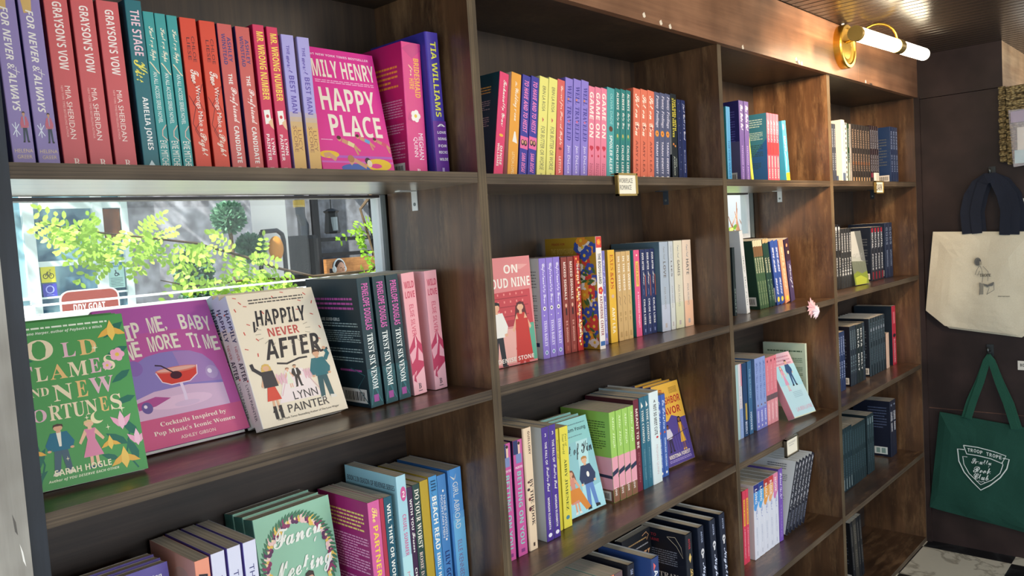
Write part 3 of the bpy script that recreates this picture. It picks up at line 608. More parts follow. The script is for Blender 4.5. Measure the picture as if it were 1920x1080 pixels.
K('knot', .0145, .2145, .14, '#3d9a98', '#26666e', '#3d9a98', 'slim turquoise paperback with white script title', [
  ('D', 'Knot my Type', .2, .8, .09, .30, '#f3ecd2', 'c'), ('S', [(.1,.31),(.35,.33),(.7,.365),(.9,.38)], .0016, '#e9d9b8'), ('D', 'AN ALL ACCESS SERIES NOVEL', .3, .68, .37, .69, '#eef2ec', 'p'), ('S', [(.95,.70),(.55,.735),(.5,.77),(.95,.80)], .0014, '#d9b9a8'), ('D', 'EVIE MITCHELL', .18, .8, .80, .99, '#f3f0e6', 'p')])
K('two', .0235, .2145, .145, '#d9472f', '#8d211d', '#d9472f', 'bright red paperback with branching line pattern on spine', [
  ('D', 'CHLOE', .58, .78, .115, .28, '#5d1f26', 'p'), ('D', 'LIESE', .28, .48, .125, .27, '#5d1f26', 'p'), ('S', [(.5,.34),(.3,.40),(.75,.47),(.25,.55),(.8,.63),(.2,.72),(.6,.8)], .0009, '#6d1a1c'), ('S', [(.95,.42),(.6,.52),(.9,.60)], .0009, '#6d1a1c'), ('S', [(.05,.5),(.4,.57),(.1,.68),(.5,.76)], .0009, '#6d1a1c'),
  ('D', 'Two', .3, .8, .33, .42, '#f7e9de', 'c'), ('D', 'Wrongs Make a', .4, .78, .43, .73, '#f7e9de', 'p'), ('D', 'Right', .3, .85, .74, .89, '#f3d9c8', 'c'), ('E', .5, .965, .13, .008, '#7d2320')])
K('boyf', .0225, .2145, .145, '#cb5a55', '#26265c', '#cb5a55', 'salmon red paperback with blue author name and glossy foil', [
  ('D', 'ASHLEY', .56, .82, .085, .25, '#3b3a78', 'b'), ('D', 'WINSTEAD', .2, .46, .065, .27, '#3b3a78', 'b'), ('D', 'THE', .38, .66, .33, .40, W1, 'b'), ('D', 'Boyfriend', .3, .85, .42, .66, '#f6e3dc', 'c'), ('D', 'CANDIDATE', .38, .72, .68, .93, W1, 'b'), ('E', .5, .965, .18, .012, '#e8b9ae')])
K('mr', .0185, .2215, .145, '#cf2a58', '#8f1038', '#cf2a58', 'crimson paperback with yellow title and playing card', [
  ('D', 'MR. WRONG NUMBER', .25, .85, .045, .50, '#f3d453', 'b'), ('P', [(.18,.57),(.72,.565),(.78,.655),(.24,.665)], '#f4efe6'), ('E', .48, .61, .14, .012, '#d0313f'), ('P', [(.5,.65),(.9,.62),(.95,.7),(.7,.68)], '#e9b98e'), ('D', 'LYNN', .58, .84, .76, .87, '#f7e6e4', 'b'), ('D', 'PAINTER', .18, .46, .73, .91, '#f7e6e4', 'b'), ('R', .25, .6, .955, .985, '#e58a9a')])
K('best', .0215, .2135, .145, '#a79fd8', '#8d86c4', '#c9a06a', 'lavender to tan paperback with purple title', [
  ('R', 0, 1, .55, .585, '#b6a6b6'), ('R', 0, 1, .585, .62, '#c2a893'), ('R', 0, 1, .62, .66, '#cda872'), ('R', 0, 1, .66, 1, '#d6a95f'),
  ('D', 'THE', .3, .55, .075, .14, '#5b49a8', 'b'), ('D', 'worst', .22, .62, .15, .27, '#5b49a8', 'c'), ('D', 'BEST MAN', .28, .72, .29, .56, '#5b49a8', 'b'), ('D', 'LUCY', .54, .84, .68, .83, '#8c5b3c', 'p'), ('D', 'SCORE', .18, .48, .65, .84, '#8c5b3c', 'p'), ('T', 'B', .4, .62, .955, .985, '#5c4326', 's')])
K('bride', .043, .2315, .15, '#dc3e86', '#b91c62', '#dc3e86', 'thick pink paperback with flower and orange title', [
  ('P', [(0,.05),(.5,0),(1,0),(1,.05),(.5,.12)], '#c93a80'), ('D', 'BRIDESMAID', .58, .86, .115, .41, '#f6b545', 'b'), ('D', 'for', .3, .5, .165, .25, '#f6d9a8', 'c'), ('D', 'HIRE', .3, .54, .27, .35, '#f6b545', 'b'), ('FL', .52, .55, .011, '#f4efe8'), ('P', [(.2,.52),(.1,.58),(.35,.6)], '#c93a80'), ('D', 'MEGHAN', .6, .84, .68, .88, '#f7e6ee', 'p'), ('D', 'QUINN', .3, .54, .71, .86, '#f7e6ee', 'p'), ('T', 'B', .42, .6, .95, .985, '#f7dcea', 's')],
  bk=[('B', .3, .9, .16, .34, 5, '#e98a3a', 2), ('B', .4, .95, .42, .56, 7, '#d78aa8', 3), ('B', .4, .95, .6, .68, 4, '#d78aa8', 4), ('B', .4, .95, .74, .87, 6, '#d78aa8', 5), ('C', .55, .93, .9, .995)])
K('tia', .031, .2515, .155, '#4a3aa0', '#38318e', '#4a3aa0', 'tall indigo hardcover with yellow lettering beside the second upright', [
  ('R', 0, 1, .62, 1, '#6a2f92'), ('D', 'TIA WILLIAMS', .3, .72, .065, .59, '#f0ea4c', 'b')] + [('T', w_, .3, .95, v, v+.019, W1, 'b') for w_, v in (('A', .64), ('LOVE', .69), ('SONG', .735), ('FOR', .785), ('RICKI', .83), ('WILDE', .88))] + [('R', .45, .62, .95, .985, '#c9b2dc')], hard=True)
SWIM = lambda u, v, s, suit: [('S', [(u-.10*s, v-.03*s), (u, v), (u+.07*s, v+.015*s)], .0075*s, '#d59a76'), ('S', [(u+.06*s, v+.01*s), (u+.14*s, v+.06*s)], .004*s, '#d59a76'), ('S', [(u+.06*s, v+.02*s), (u+.10*s, v+.09*s)], .004*s, '#d59a76'), ('S', [(u-.02*s, v-.01*s), (u+.06*s, v+.015*s)], .008*s, suit), ('E', u-.135*s, v-.04*s, .03*s, .022*s, '#d59a76'), ('E', u-.14*s, v-.05*s, .03*s, .016*s, '#4a2f22')]
K('happyplace', .026, .2135, .148, '#e23896', '#c92a82', '#e23896', 'hot pink paperback facing out with swimmers on cover', fr=[
  ('T', '#1 NEW YORK TIMES BESTSELLER', .12, .92, .045, .065, '#f7d9ea', 'b'), ('T', 'EMILY HENRY', .03, .97, .095, .235, '#f6ead8', 'b'), ('B', .12, .93, .255, .285, 2, '#f3b9d8', 6),
  ('T', 'HAPPY', .14, .9, .32, .505, '#f6ead8', 'b'), ('T', 'PLACE', .2, .92, .535, .71, '#f6ead8', 'b'), ('B', .05, .2, .735, .75, 1, '#f3b9d8', 7),
  ('R', 0, 1, .865, .885, '#b95fc0'), ('R', 0, 1, .91, .925, '#d56ac2'), ('E', .12, .86, .13, .03, '#f0c63a'), ('E', .45, .965, .2, .035, '#3d66b8'), ('E', .78, .935, .18, .05, '#f2c92f'), ('E', .74, .945, .08, .02, '#e23896'), ('E', .63, .905, .04, .028, '#2a1d24'), ('E', .65, .925, .035, .03, '#f0dcc8'), ('S', [(.2,.9),(.12,.86),(.05,.87)], .008, '#d8a07c'), ('S', [(.38,.93),(.45,.9),(.6,.955)], .007, '#d8a07c'), ('E', .4, .89, .045, .03, '#b57a54')] + SWIM(.42, .77, .95, '#e7d9a0') + SWIM(.66, .74, .8, '#6aa8d8') + SWIM(.9, .76, .8, '#d94f7a'))
g = 'books on the top shelf of the left bay'
row(0, g, [('whitea', -.7320, .085, 0), ('never', -.7027), ('never', -.6754), ('grayson', -.6467), ('grayson', -.6155), ('grayson', -.5842), ('stage', -.5480), ('knot', -.5255), ('knot', -.5098), ('knot', -.4935), ('two', -.4755), ('two', -.4473), ('boyf', -.4203), ('boyf', -.392), ('mr', -.3635), ('mr', -.3405), ('best', -.3164), ('best', -.2885)], .085, -1.6)
faceout('happyplace', -.2612, .090, 0, 0, 11, 'hot pink paperback facing out with swimmers on its cover, top shelf', g)
row(0, g, [('bride', -.0935, .075, .4), ('tia', -.0425, .06, -1.2)])

# ---- left bay, window shelf
fl = lambda u, v, s: [('LF', u-.028*s, v, .0085*s, -2.3, '#f0a9c2'), ('LF', u+.028*s, v, .0085*s, -.85, '#f0a9c2'), ('LF', u, v-.006*s, .0095*s, -1.57, '#f7c3d4')]
fy = lambda u, v, s: [('LF', u-.03*s, v, .0085*s, 2.6, '#e9b24a'), ('LF', u+.03*s, v, .0085*s, .4, '#e9b24a'), ('LF', u, v-.006*s, .0095*s, -1.57, '#f2c75e')]
def stars(l, c='#f4ecc9'):
    out = []
    for u, v, r in l: out += [('P', [(u-r, v), (u, v-r*.18), (u+r, v), (u, v+r*.18)], c), ('P', [(u-r*.18, v), (u, v-r), (u+r*.18, v), (u, v+r)], c)]
    return out
lv = lambda l: [('LF', min(.9, max(.1, u)), min(.93, max(.07, v)), r*.55, a, '#1f6a56') for u, v, r, a in l]
K('flames', .0185, .21, .141, '#2f7a4c', '#2f7a4c', '#4f9a52', 'green romance paperback', fr=lv([(.05,.06,.03,.6),(.9,.1,.03,2.5),(.95,.24,.028,2.8),(.03,.22,.03,.2),(.97,.4,.026,2.6),(.02,.5,.024,.5),(.96,.55,.025,2.9),(.05,.75,.03,-1.2),(.14,.82,.03,-1.0),(.1,.95,.03,-.6),(.9,.72,.03,-2.2),(.78,.78,.028,-2.5),(.95,.86,.028,-1.9),(.7,.88,.02,-2.7)]) +
  [('S', [(.12,.98),(.18,.85),(.14,.72)], .002, '#1f6a56'), ('S', [(.92,.98),(.84,.88),(.9,.74)], .002, '#1f6a56'), ('B', .1, .86, .028, .052, 1, '#e7f0dc', 8), ('T', 'Lana Harper, author of Payback\'s a Witch', .12, .80, .06, .082, '#e9f1e0', 'i'),
   ('T', 'O', .10, .34, .11, .235, '#f2dfbd', 's'), ('T', 'L', .41, .53, .145, .235, '#e6b9c6', 's'), ('T', 'D', .56, .72, .14, .235, '#ecc07c', 's'),
   ('T', 'F', .0, .14, .265, .36, '#e6b9c6', 's'), ('T', 'L', .16, .26, .275, .36, '#f2dfbd', 's'), ('T', 'A', .28, .43, .27, .36, '#ecc07c', 's'), ('T', 'M', .44, .61, .27, .36, '#f2dfbd', 's'), ('T', 'E', .63, .73, .265, .355, '#e6b9c6', 's'), ('T', 'S', .76, .86, .255, .35, '#f2dfbd', 's'),
   ('T', 'A', -.0+.01, .09, .4, .45, '#ecc07c', 's'), ('T', 'ND', .1, .25, .4, .45, '#f2dfbd', 's'), ('T', 'N', .28, .45, .395, .495, '#f2dfbd', 's'), ('T', 'E', .48, .58, .39, .49, '#ecc07c', 's'), ('T', 'W', .60, .82, .385, .485, '#e6b9c6', 's'),
   ('T', 'F', .0, .07, .52, .61, '#ecc07c', 's'), ('T', 'O', .08, .2, .525, .6, '#e6b9c6', 's'), ('T', 'RTUN', .22, .64, .515, .605, '#f2dfbd', 's'), ('T', 'E', .66, .74, .51, .6, '#ecc07c', 's'), ('T', 'S', .76, .86, .505, .6, '#f2dfbd', 's'),
   ('MAN', .20, .625, .24, .30, '#4a2e22', '#e0ac8a', '#1f6c86', '#f2ead8', '#47606f', '#e9dccb'), ('WOMAN', .44, .635, .26, .29, '#e4c58a', '#eebf9c', '#e08aa8', '#20506a', False), ('E', .645, .63, .055, .037, '#f4e7b8'), ('E', .67, .62, .05, .033, '#4f9a52'),
   ('T', 'SARAH HOGLE', .19, .68, .893, .93, '#f6edc9', 'b'), ('T', 'Author of YOU DESERVE EACH OTHER', .13, .74, .945, .965, '#eaf0cf', 'i')] + fl(.08,.72,1) + fl(.84,.68,1.3) + fl(.95,.8,1.2) + fl(.04,.92,1.2) + fy(.88,.11,1.5) + fy(.82,.91,1.5) + fy(.12,.78,1) + fy(.72,.8,1) + [('FL', .8, .32, .006, '#eeb6c8'), ('FL', .9, .26, .009, '#f0a9c2')] + stars([(.86,.6,.03),(.72,.7,.02),(.72,.2,.03),(.3,.52,.02),(.56,.62,.02),(.36,.84,.016),(.13,.9,.015)]))
KINDS['flames']['fr'] = [('T', it[1], .065+.935*it[2], .065+.935*it[3])+tuple(it[4:]) if it[0] == 'T' else it for it in KINDS['flames']['fr']]
F = 'face-out books on the window shelf'; zz = -.3948
faceout('flames', -.7303, .0757, zz, -6, 15, 'green romance paperback with pale serif title, facing out in front of its stack', F)
for i, lb in enumerate(('just behind the front copy', 'furthest back in its stack')):
    faceout('flames', -.7303+.003*i, .0757+.0215*(i+1), zz, -6, 15, 'green romance paperback facing out, '+lb, F)
K('sip', .020, .222, .175, '#b3588f', '#b3588f', '#c25fa2', 'pink cocktail book', hard=True, fr=[
  ('R', 0, 1, 0, .2, '#b95fae'), ('R', 0, 1, .8, 1, '#d4628c')] + [('T', c_, .14+.069*i, .14+.069*i+(.062 if c_ != ',' else .02), (.085 if c_ != ',' else .17)+.0035*(i-6)**2*.5, .2+.0035*(i-6)**2*.5, '#efe6d6', 'b') for i, c_ in enumerate('SIP ME, BABY') if c_ != ' '] + [('T', c_, .1+.068*i, .1+.068*i+(.061 if c_ != 'I' else .03), .225+.0035*(i-6)**2*.5, .335+.0035*(i-6)**2*.5, '#efe6d6', 'b') for i, c_ in enumerate('ONE MORE TIME') if c_ != ' '] + [
  ('P', [(.12,.80),(.12,.56),(.15,.48),(.22,.41),(.32,.37),(.44,.355),(.58,.355),(.7,.37),(.8,.41),(.87,.48),(.9,.56),(.9,.80)], '#8f7fc0'), ('P', [(.55,.36),(.7,.37),(.8,.41),(.87,.48),(.9,.56),(.9,.62),(.6,.6)], '#a884bd'), ('P', [(.12,.66),(.3,.62),(.6,.61),(.9,.64),(.9,.8),(.12,.8)], '#d9b6d2'), ('E', .5, .715, .27, .045, '#e7c3dc'), ('P', [(.14,.68),(.3,.655),(.42,.68),(.28,.72),(.14,.73)], '#b45494'),
  ('E', .2, .44, .07, .055, '#8d6cb4'), ('E', .83, .55, .055, .05, '#b59ac6'), ('E', .21, .72, .045, .04, '#6f5f9c'), ('E', .815, .54, .02, .018, '#f1e3f2'), ('E', .2, .71, .014, .012, '#f1e3f2'),
  ('P', [(.36,.495),(.72,.48),(.70,.545),(.62,.585),(.46,.59),(.39,.565)], '#d8473f'), ('E', .54, .49, .185, .022, '#e07a6a'), ('E', .54, .487, .17, .014, '#e9b0a2'), ('E', .52, .53, .05, .028, '#4a2233'), ('S', [(.52,.52),(.42,.45),(.37,.44)], .0022, '#3c2a3c'), ('S', [(.54,.59),(.545,.66),(.54,.72)], .0045, '#e9d3ea'), ('E', .54, .735, .11, .02, '#dcbcd8'), ('S', [(.36,.495),(.39,.565),(.46,.592),(.62,.587),(.70,.545),(.72,.48)], .0016, '#f0d8e4'),
  ('T', 'Cocktails Inspired by', .27, .84, .83, .868, '#f8ecdc', 's'), ('T', "Pop Music's Iconic Women", .2, .9, .885, .923, '#f8ecdc', 's'), ('T', 'ASHLEY GIBSON', .4, .7, .945, .968, '#f8ecdc', 'p')])
faceout('sip', -.5841, .1218, -.3925, 0, 28, 'pink cocktail book with drawn glass facing out beside the green romance', F)
CONF = [(.08,.03,.3),(.12,.07,.9),(.05,.12,1.3),(.17,.10,.2),(.88,.05,.8),(.8,.1,.4),(.94,.12,2.0),(.15,.24,.5),(.08,.3,1.4),(.9,.22,.5),(.95,.33,1.2),(.06,.42,.4),(.16,.47,1.7),(.9,.42,.6),(.5,.05,1.0),(.62,.02,.3),(.34,.16,1.1),(.75,.17,.2),(.2,.36,.9)]
K('happily', .0225, .2160, .1575, '#e8e0d6', '#ded6ca', '#eee0c8', 'cream wedding comedy paperback', [
  ('R', 0, 1, 0, .25, '#d5dcee'), ('D', 'HAPPILY', .3, .8, .09, .35, '#26355e', 'i'), ('D', 'NEVER', .3, .62, .37, .48, '#b5524d', 'p'), ('D', 'AFTER', .25, .8, .49, .63, '#22232c', 'i'), ('D', 'LYNN PAINTER', .35, .66, .66, .93, '#33343c', 'p'), ('E', .2, .12, .1, .008, '#d1574b'), ('E', .8, .64, .1, .008, '#d1574b')],
  fr=[('P', [(u-.02*math.cos(a), v-.013*math.sin(a)), (u-.02*math.cos(a)+.012*math.sin(a), v-.013*math.sin(a)-.006*math.cos(a)), (u+.02*math.cos(a)+.012*math.sin(a), v+.013*math.sin(a)-.006*math.cos(a)), (u+.02*math.cos(a), v+.013*math.sin(a))], '#cf5145') for u, v, a in CONF] + [
  ('B', .22, .86, .045, .09, 2, '#5b544e', 12), ('D', '', 0, 1, 0, 1, W1), ('T', 'HAPPILY', .24, .84, .14, .26, '#26262e', 'i'), ('T', 'NEVER', .34, .70, .285, .35, '#c2504a', 'b'), ('T', 'AFTER', .24, .90, .37, .52, '#26262e', 'i'),
  ('S', [(.24,.27),(.2,.3),(.22,.22)], .0035, '#26262e'), ('S', [(.8,.46),(.88,.52),(.97,.505)], .004, '#26262e'), ('S', [(.34,.555),(.45,.57),(.6,.545),(.7,.545)], .003, '#26262e')] +
  [('S', [(.52+.26*math.cos(a), .32+.09*math.sin(a)), (.52+.32*math.cos(a), .32+.12*math.sin(a))], .0012, '#b9ab96') for a in [k*math.pi/9 for k in range(18)]] + [
  ('P', [(.4,.62),(.6,.62),(.75,.85),(.25,.85)], '#f3e3e0'), ('S', [(.42,.64),(.3,.8)], .0012, '#dca9b4'), ('S', [(.6,.64),(.74,.8)], .0012, '#dca9b4')] + [('E', .3+.028*i, .67+.01*(i % 2), .013, .04, '#e5b4bf') for i in range(4)] + [('E', .62+.028*i, .67, .013, .04, '#e5b4bf') for i in range(4)] + [
  ('MAN', .46, .585, .12, .17, '#2a1d1c', '#d9a684', '#22222b', '#f2efe8', '#22222b'), ('WOMAN', .37, .60, .12, .16, '#8d4a34', '#e8b898', '#e9ead2', '#e9ead2', False),
  ('WOMAN', .08, .545, .25, .36, '#dcb35f', '#e3b18e', '#d94a3a', '#23222b', True), ('P', [(.14,.60),(.27,.60),(.29,.72),(.13,.72)], '#2b2c36'), ('S', [(.15,.62),(.07,.57),(.06,.53)], .006, '#2b2c36'), ('R', .165, .2, .86, .955, '#22222a'), ('R', .225, .26, .86, .955, '#22222a'),
  ('MAN', .68, .50, .26, .39, '#4a2a20', '#dba886', '#1c6d78', '#1c6d78', '#21555f', '#e7e2d6'), ('S', [(.90,.59),(.95,.545),(.93,.51)], .007, '#1c6d78'), ('E', .925, .50, .02, .014, '#dba886'),
  ('T', 'LYNN', .42, .70, .785, .845, '#2b2a31', 'p'), ('T', 'PAINTER', .32, .80, .87, .93, '#2b2a31', 'p'), ('T', 'New York Times Bestselling Author of The Love Wager', .18, .9, .952, .972, '#3b3a40', 'p')])
faceout('happily', -.4056, .0893, -.3913, 1, 21, 'cream wedding comedy paperback facing out in front of its stack', F)
faceout('happily', -.4052, .1140, -.3913, 1, 21, 'cream wedding comedy paperback facing out, middle of its stack', F)
faceout('happily', -.4030, .1387, -.3913, 1, 21, 'cream wedding comedy paperback facing out, back of its stack', F)
K('tryst', .0265, .2195, .15, '#17353c', '#152a33', '#17353c', 'dark teal paperback with magenta author name on spine', [
  ('R', 0, 1, .7, 1, '#1b4a50'), ('S', [(.1,.98),(.4,.8),(.2,.72),(.7,.9),(.9,.75)], .0012, '#3d7d84'), ('S', [(.9,.97),(.5,.86),(.8,.7)], .0012, '#3d7d84'), ('S', [(.2,.62),(.8,.66),(.3,.7)], .001, '#2e6a70'), ('D', 'PENELOPE DOUGLAS', .28, .78, .045, .40, '#d560ac', 'b'), ('D', 'TRYST SIX VENOM', .3, .74, .43, .86, '#eef0ea', 's'), ('R', .3, .68, .905, .96, '#a04a92')],
  bk=[('B', .12, .88, .14, .25, 3, '#b04f98', 13), ('T', 'YES ARE GOOD GIRLS.', .15, .6, .305, .33, '#cfd6d2', 'b'), ('B', .15, .92, .34, .38, 2, '#8ea0a0', 14), ('B', .15, .95, .4, .5, 6, '#8ea0a0', 15), ('B', .15, .95, .54, .58, 2, '#8ea0a0', 16), ('B', .3, .95, .61, .65, 2, '#8ea0a0', 17), ('B', .5, .9, .70, .735, 1, '#b04f98', 18), ('C', .5, .95, .86, .97), ('S', [(.98,.98),(.8,.85),(.95,.75),(.7,.7)], .002, '#2c5d62')])
MT = lambda: [('P', [(0,.62),(.3,.56),(.55,.5),(.75,.56),(1,.6),(1,.9),(0,.9)], '#c23d5e'), ('P', [(0,.66),(.35,.62),(.6,.6),(.4,.7),(.1,.74)], '#eba9b4'), ('P', [(.55,.5),(.62,.58),(.48,.64),(.5,.56)], '#f3c3c8'), ('P', [(.7,.62),(1,.68),(1,.74),(.6,.72)], '#eba9b4'), ('P', [(0,.84),(.4,.8),(.2,.86),(1,.78),(1,1),(0,1)], '#f0b4bb'), ('P', [(.1,.88),(.22,.8),(.3,.9)], '#c23d5e')]
K('wild', .0295, .2195, .148, '#eea9af', '#e7b6bd', '#eea9af', 'pale pink paperback with red mountain drawing on spine', MT()+[('T', 'WILD', .14, .88, .07, .125, '#cf4560', 'b'), ('T', 'LOVE', .14, .88, .15, .205, '#cf4560', 'b'), ('D', 'ELSIE SILVER', .36, .68, .26, .52, '#cf4560', 'p'), ('T', 'B', .4, .62, .91, .955, '#26222a', 's'), ('R', .36, .68, .968, .974, '#4a3f44')])
row(-.3898, 'upright paperbacks on the window shelf', [('tryst', -.2105, .079), ('tryst', -.1763, .082), ('tryst', -.1440, .086), ('wild', -.1055, .0905, -3), ('wild', -.052, .094, -2)], .08, -2.8)

# ---- left bay, third shelf
K('loathe', .021, .2145, .147, '#4a3d82', '#4a3d82', '#56469a', 'dark purple paperback lying face out', fr=[('T', "I'll read anything", .45, .93, .06, .09, W1, 'b'), ('T', 'HAZELWOOD', .3, .95, .11, .15, W1, 'b'), ('B', .1, .9, .3, .4, 3, '#b7a8dd', 19), ('E', .5, .65, .25, .2, '#d0708f')])
K('nbook', .0215, .2195, .147, '#ee9a7e', '#dca59a', '#ee9a7e', 'salmon paperback with black letter on spine in the left bay', [('D', 'N', .2, .8, .09, .17, INK, 'i'), ('D', 'OVEL', .2, .8, .19, .4, INK, 'i')], bk=[('E', .7, .2, .2, .12, '#caa39c')])
K('thirty', .0205, .2215, .147, '#dcdcee', '#6a5ab0', '#dcdcee', 'white paperback with thin purple title and violet sides', [('D', 'THIRTY', .3, .68, .16, .40, '#3d3f7a', 'p'), ('D', 'NIGHTS', .3, .68, .45, .7, '#3d3f7a', 'p')])
WR = []
for i in range(46):
    a = math.radians(200+140*i/23) if i < 23 else math.radians(-20+140*(i-23)/23*0+ (i-23)*6)
    a = math.radians(150+ (i/45.)*240); WR.append(('FL', .5+.42*math.cos(a), .42+.33*math.sin(a), .0055+.002*(i % 3), ('#8d2f5e', '#eac25a', '#f0c8c4', '#5b2a55')[i % 4], '#f0dcb0'))
    WR.append(('LF', .5+.46*math.cos(a), .42+.36*math.sin(a), .008, a+.6, '#3f7a58'))
K('fancy', .027, .2205, .147, '#3f6f62', '#3f6f62', '#93c4a8', 'mint green wedding paperback', [('D', 'fancy', .2, .8, .2, .5, '#6fa08e', 'c')], fr=WR+[('T', 'Fancy', .2, .84, .13, .32, '#f2f3ea', 'c'), ('T', 'Meeting', .14, .92, .37, .56, '#f2f3ea', 'c'), ('T', 'You', .3, .7, .6, .75, '#f2f3ea', 'c'), ('MAN', .42, .5, .34, .8, '#3a2a26', '#d9a788', '#a9b2bd', '#e8ebee', '#7d8a98')])
K('partner', .0242, .2145, .147, '#d7619c', '#a42a72', '#d7619c', 'magenta backed pink paperback with yellow title', [('D', 'The', .3, .75, .05, .17, '#f6dd7a', 'c'), ('D', 'PARTNER PLOT', .3, .72, .2, .88, '#f3d24e', 'b')], bk=[('B', .1, .9, .1, .26, 5, '#f0d67a', 20), ('B', .1, .95, .3, .6, 13, '#e7a5c9', 21), ('B', .1, .95, .64, .95, 13, '#e7a5c9', 22)])
K('redthin', .0085, .2145, .147, '#b03248', '#b03248', '#b03248', 'thin plain red paperback beside the pink one')
K('willthey', .0175, .2135, .147, '#1d5568', '#16404f', '#1d5568', 'petrol blue paperback with bold white capitals', [('D', 'WILL THEY OR WON\'T THEY', .3, .74, .06, .92, '#f1efe6', 'b')])
K('cruel', .0215, .2425, .15, '#a9d3de', '#9fd0da', '#a9d3de', 'tall pale blue paperback with pink heart number on spine', [('E', .62, .14, .3, .055, '#cf5a94'), ('T', '2', .5, .76, .12, .165, W1, 'b'), ('D', 'CRUEL SUMMER', .35, .72, .29, .60, '#cf6a94', 'b'), ('D', 'MOLLY', .35, .65, .72, .9, '#e9b3b8', 'p'), ('R', 0, 1, .55, 1, '#b7e0e4')] and [('R', 0, 1, .6, 1, '#b9e2e6'), ('E', .62, .14, .3, .055, '#cf5a94'), ('T', '2', .5, .76, .12, .165, W1, 'b'), ('D', 'CRUEL SUMMER', .35, .72, .29, .60, '#cf6a94', 'b'), ('D', 'MOLLY', .35, .65, .72, .9, '#d98f98', 'p')], bk=[('T', 'BOOK 2 IN SEASON OF REVENGE SERIES', .04, .96, .07, .11, '#4d5a62', 'b'), ('E', .5, .62, .3, .12, '#d8f0f0')] + [('S', [(.8,.3+.09*i),(.86,.31+.09*i),(.9,.29+.09*i)], .002, '#37505c') for i in range(5)])
K('withyou', .012, .2165, .147, '#3d2044', '#3d2044', '#3d2044', 'slim plum paperback with white title', [('D', 'WITH YOU', .3, .74, .1, .36, W1, 'b'), ('D', 'Forever', .3, .85, .38, .55, W1, 'c'), ('D', 'CHLOE', .3, .7, .68, .86, W1, 'b')])
K('doyour', .0165, .2175, .147, '#26433f', '#1f3333', '#26433f', 'dark green paperback with chunky white title', [('D', 'DO YOUR WORST', .2, .8, .04, .54, '#f1e9d8', 's'), ('D', 'ROSIE DANAN', .25, .7, .57, .9, '#e9cfc4', 's')])
K('mustard', .019, .2195, .147, '#b79a2e', '#b79a2e', '#b79a2e', 'plain mustard yellow paperback')
K('beach', .0195, .2215, .147, '#4d93c8', '#c4a63c', '#4d93c8', 'blue patterned paperback with heavy white title', [('S', [(.1,.05),(.9,.09),(.2,.14),(.8,.2)], .0008, '#26557f'), ('S', [(.05,.5),(.2,.6),(.05,.7),(.2,.8),(.05,.95)], .001, '#2d6ea6'), ('S', [(.9,.3),(.98,.45),(.88,.6),(.98,.8)], .001, '#2d6ea6'), ('B', .2, .8, .03, .13, 4, '#1f4468', 23), ('D', 'BEACH READ', .22, .78, .17, .62, '#f6f2e6', 'b'), ('D', 'EMILY HENRY', .3, .7, .65, .98, '#f6f2e6', 'b')])
K('three', .0212, .2185, .147, '#4a84bf', '#3f78b4', '#4a84bf', 'mid blue paperback with white dots and two line title', [('E', .55, .14, .1, .011, W1), ('E', .55, .56, .1, .011, W1), ('D', 'THREE SWEDISH', .52, .76, .17, .54, W1, 'p'), ('D', 'MOUNTAIN MEN', .2, .44, .17, .54, W1, 'p'), ('D', 'LILY GOLD', .25, .75, .66, .98, '#1c2c6a', 'b')])
K('girl', .033, .2215, .147, '#5d9fe0', '#3f78b8', '#5d9fe0', 'thick sky blue paperback next to the second upright', [('R', 0, 1, .38, .44, '#6fb0e6'), ('R', 0, 1, .44, 1, '#7cc3ee'), ('P', [(.1,.05),(.5,.09),(.6,.045),(.4,.1)], W1), ('D', 'GIRL ABROAD', .28, .68, .115, .52, '#f4f4ee', 'p'), ('D', 'ELLE KENNEDY', .34, .66, .62, .98, '#8a6a9c', 'p'), ('R', 0, .12, .0, 1, '#4a8acc')])
g = 'books on the third shelf of the left bay'
zz = -.765
for i, lb in enumerate(('in front of its stack', 'middle of its stack', 'back of its stack')): faceout('loathe', -.692, .106+.0225*i, zz, 0, 9, 'dark purple paperback facing out in the lower left corner, '+lb, g)
row(zz, g, [('nbook', -.524), ('thirty', -.4995), ('thirty', -.4745), ('thirty', -.4495)], .09, -1.0)
for i, lb in enumerate(('in front of its stack', 'middle of its stack', 'back of its stack')): faceout('fancy', -.3945-.002*i, .138+.0277*i, zz, 1.5, 7.5, 'mint green wedding paperback with script title facing out, '+lb, g)
row(zz, g, [('partner', -.2225), ('redthin', -.1975), ('willthey', -.1885), ('cruel', -.1585), ('withyou', -.1362), ('doyour', -.1238), ('mustard', -.1062), ('beach', -.0848), ('three', -.0645), ('girl', -.0370)], .09, -.8)

# ---------------------------------------------------------------- second bay, top shelf
K('pinkslim', .013, .2095, .14, '#e2386f', '#e2386f', '#e2386f', 'slim hot pink paperback squeezed against the second upright', [('D', 'The Fake', .3, .8, .1, .5, W1, 'c'), ('E', .5, .62, .2, .012, '#f0b93a'), ('D', 'DENISE', .3, .7, .72, .9, W1, 'b')])
K('tech', .0262, .2095, .147, '#e2386f', '#1f5866', '#e2386f', 'teal backed hot pink paperback leaning right', [('D', 'Technically Yours', .3, .8, .07, .52, W1, 'c'), ('E', .55, .6, .22, .014, '#f0b93a'), ('D', 'DENISE', .52, .76, .70, .88, W1, 'b'), ('D', 'WILLIAMS', .22, .44, .68, .9, W1, 'b')], bk=[('B', .3, .85, .12, .2, 3, '#d9d36a', 30), ('B', .2, .85, .26, .36, 5, '#a9c4c4', 31), ('B', .2, .85, .42, .52, 5, '#a9c4c4', 32), ('B', .2, .6, .72, .78, 3, '#a9c4c4', 33)])
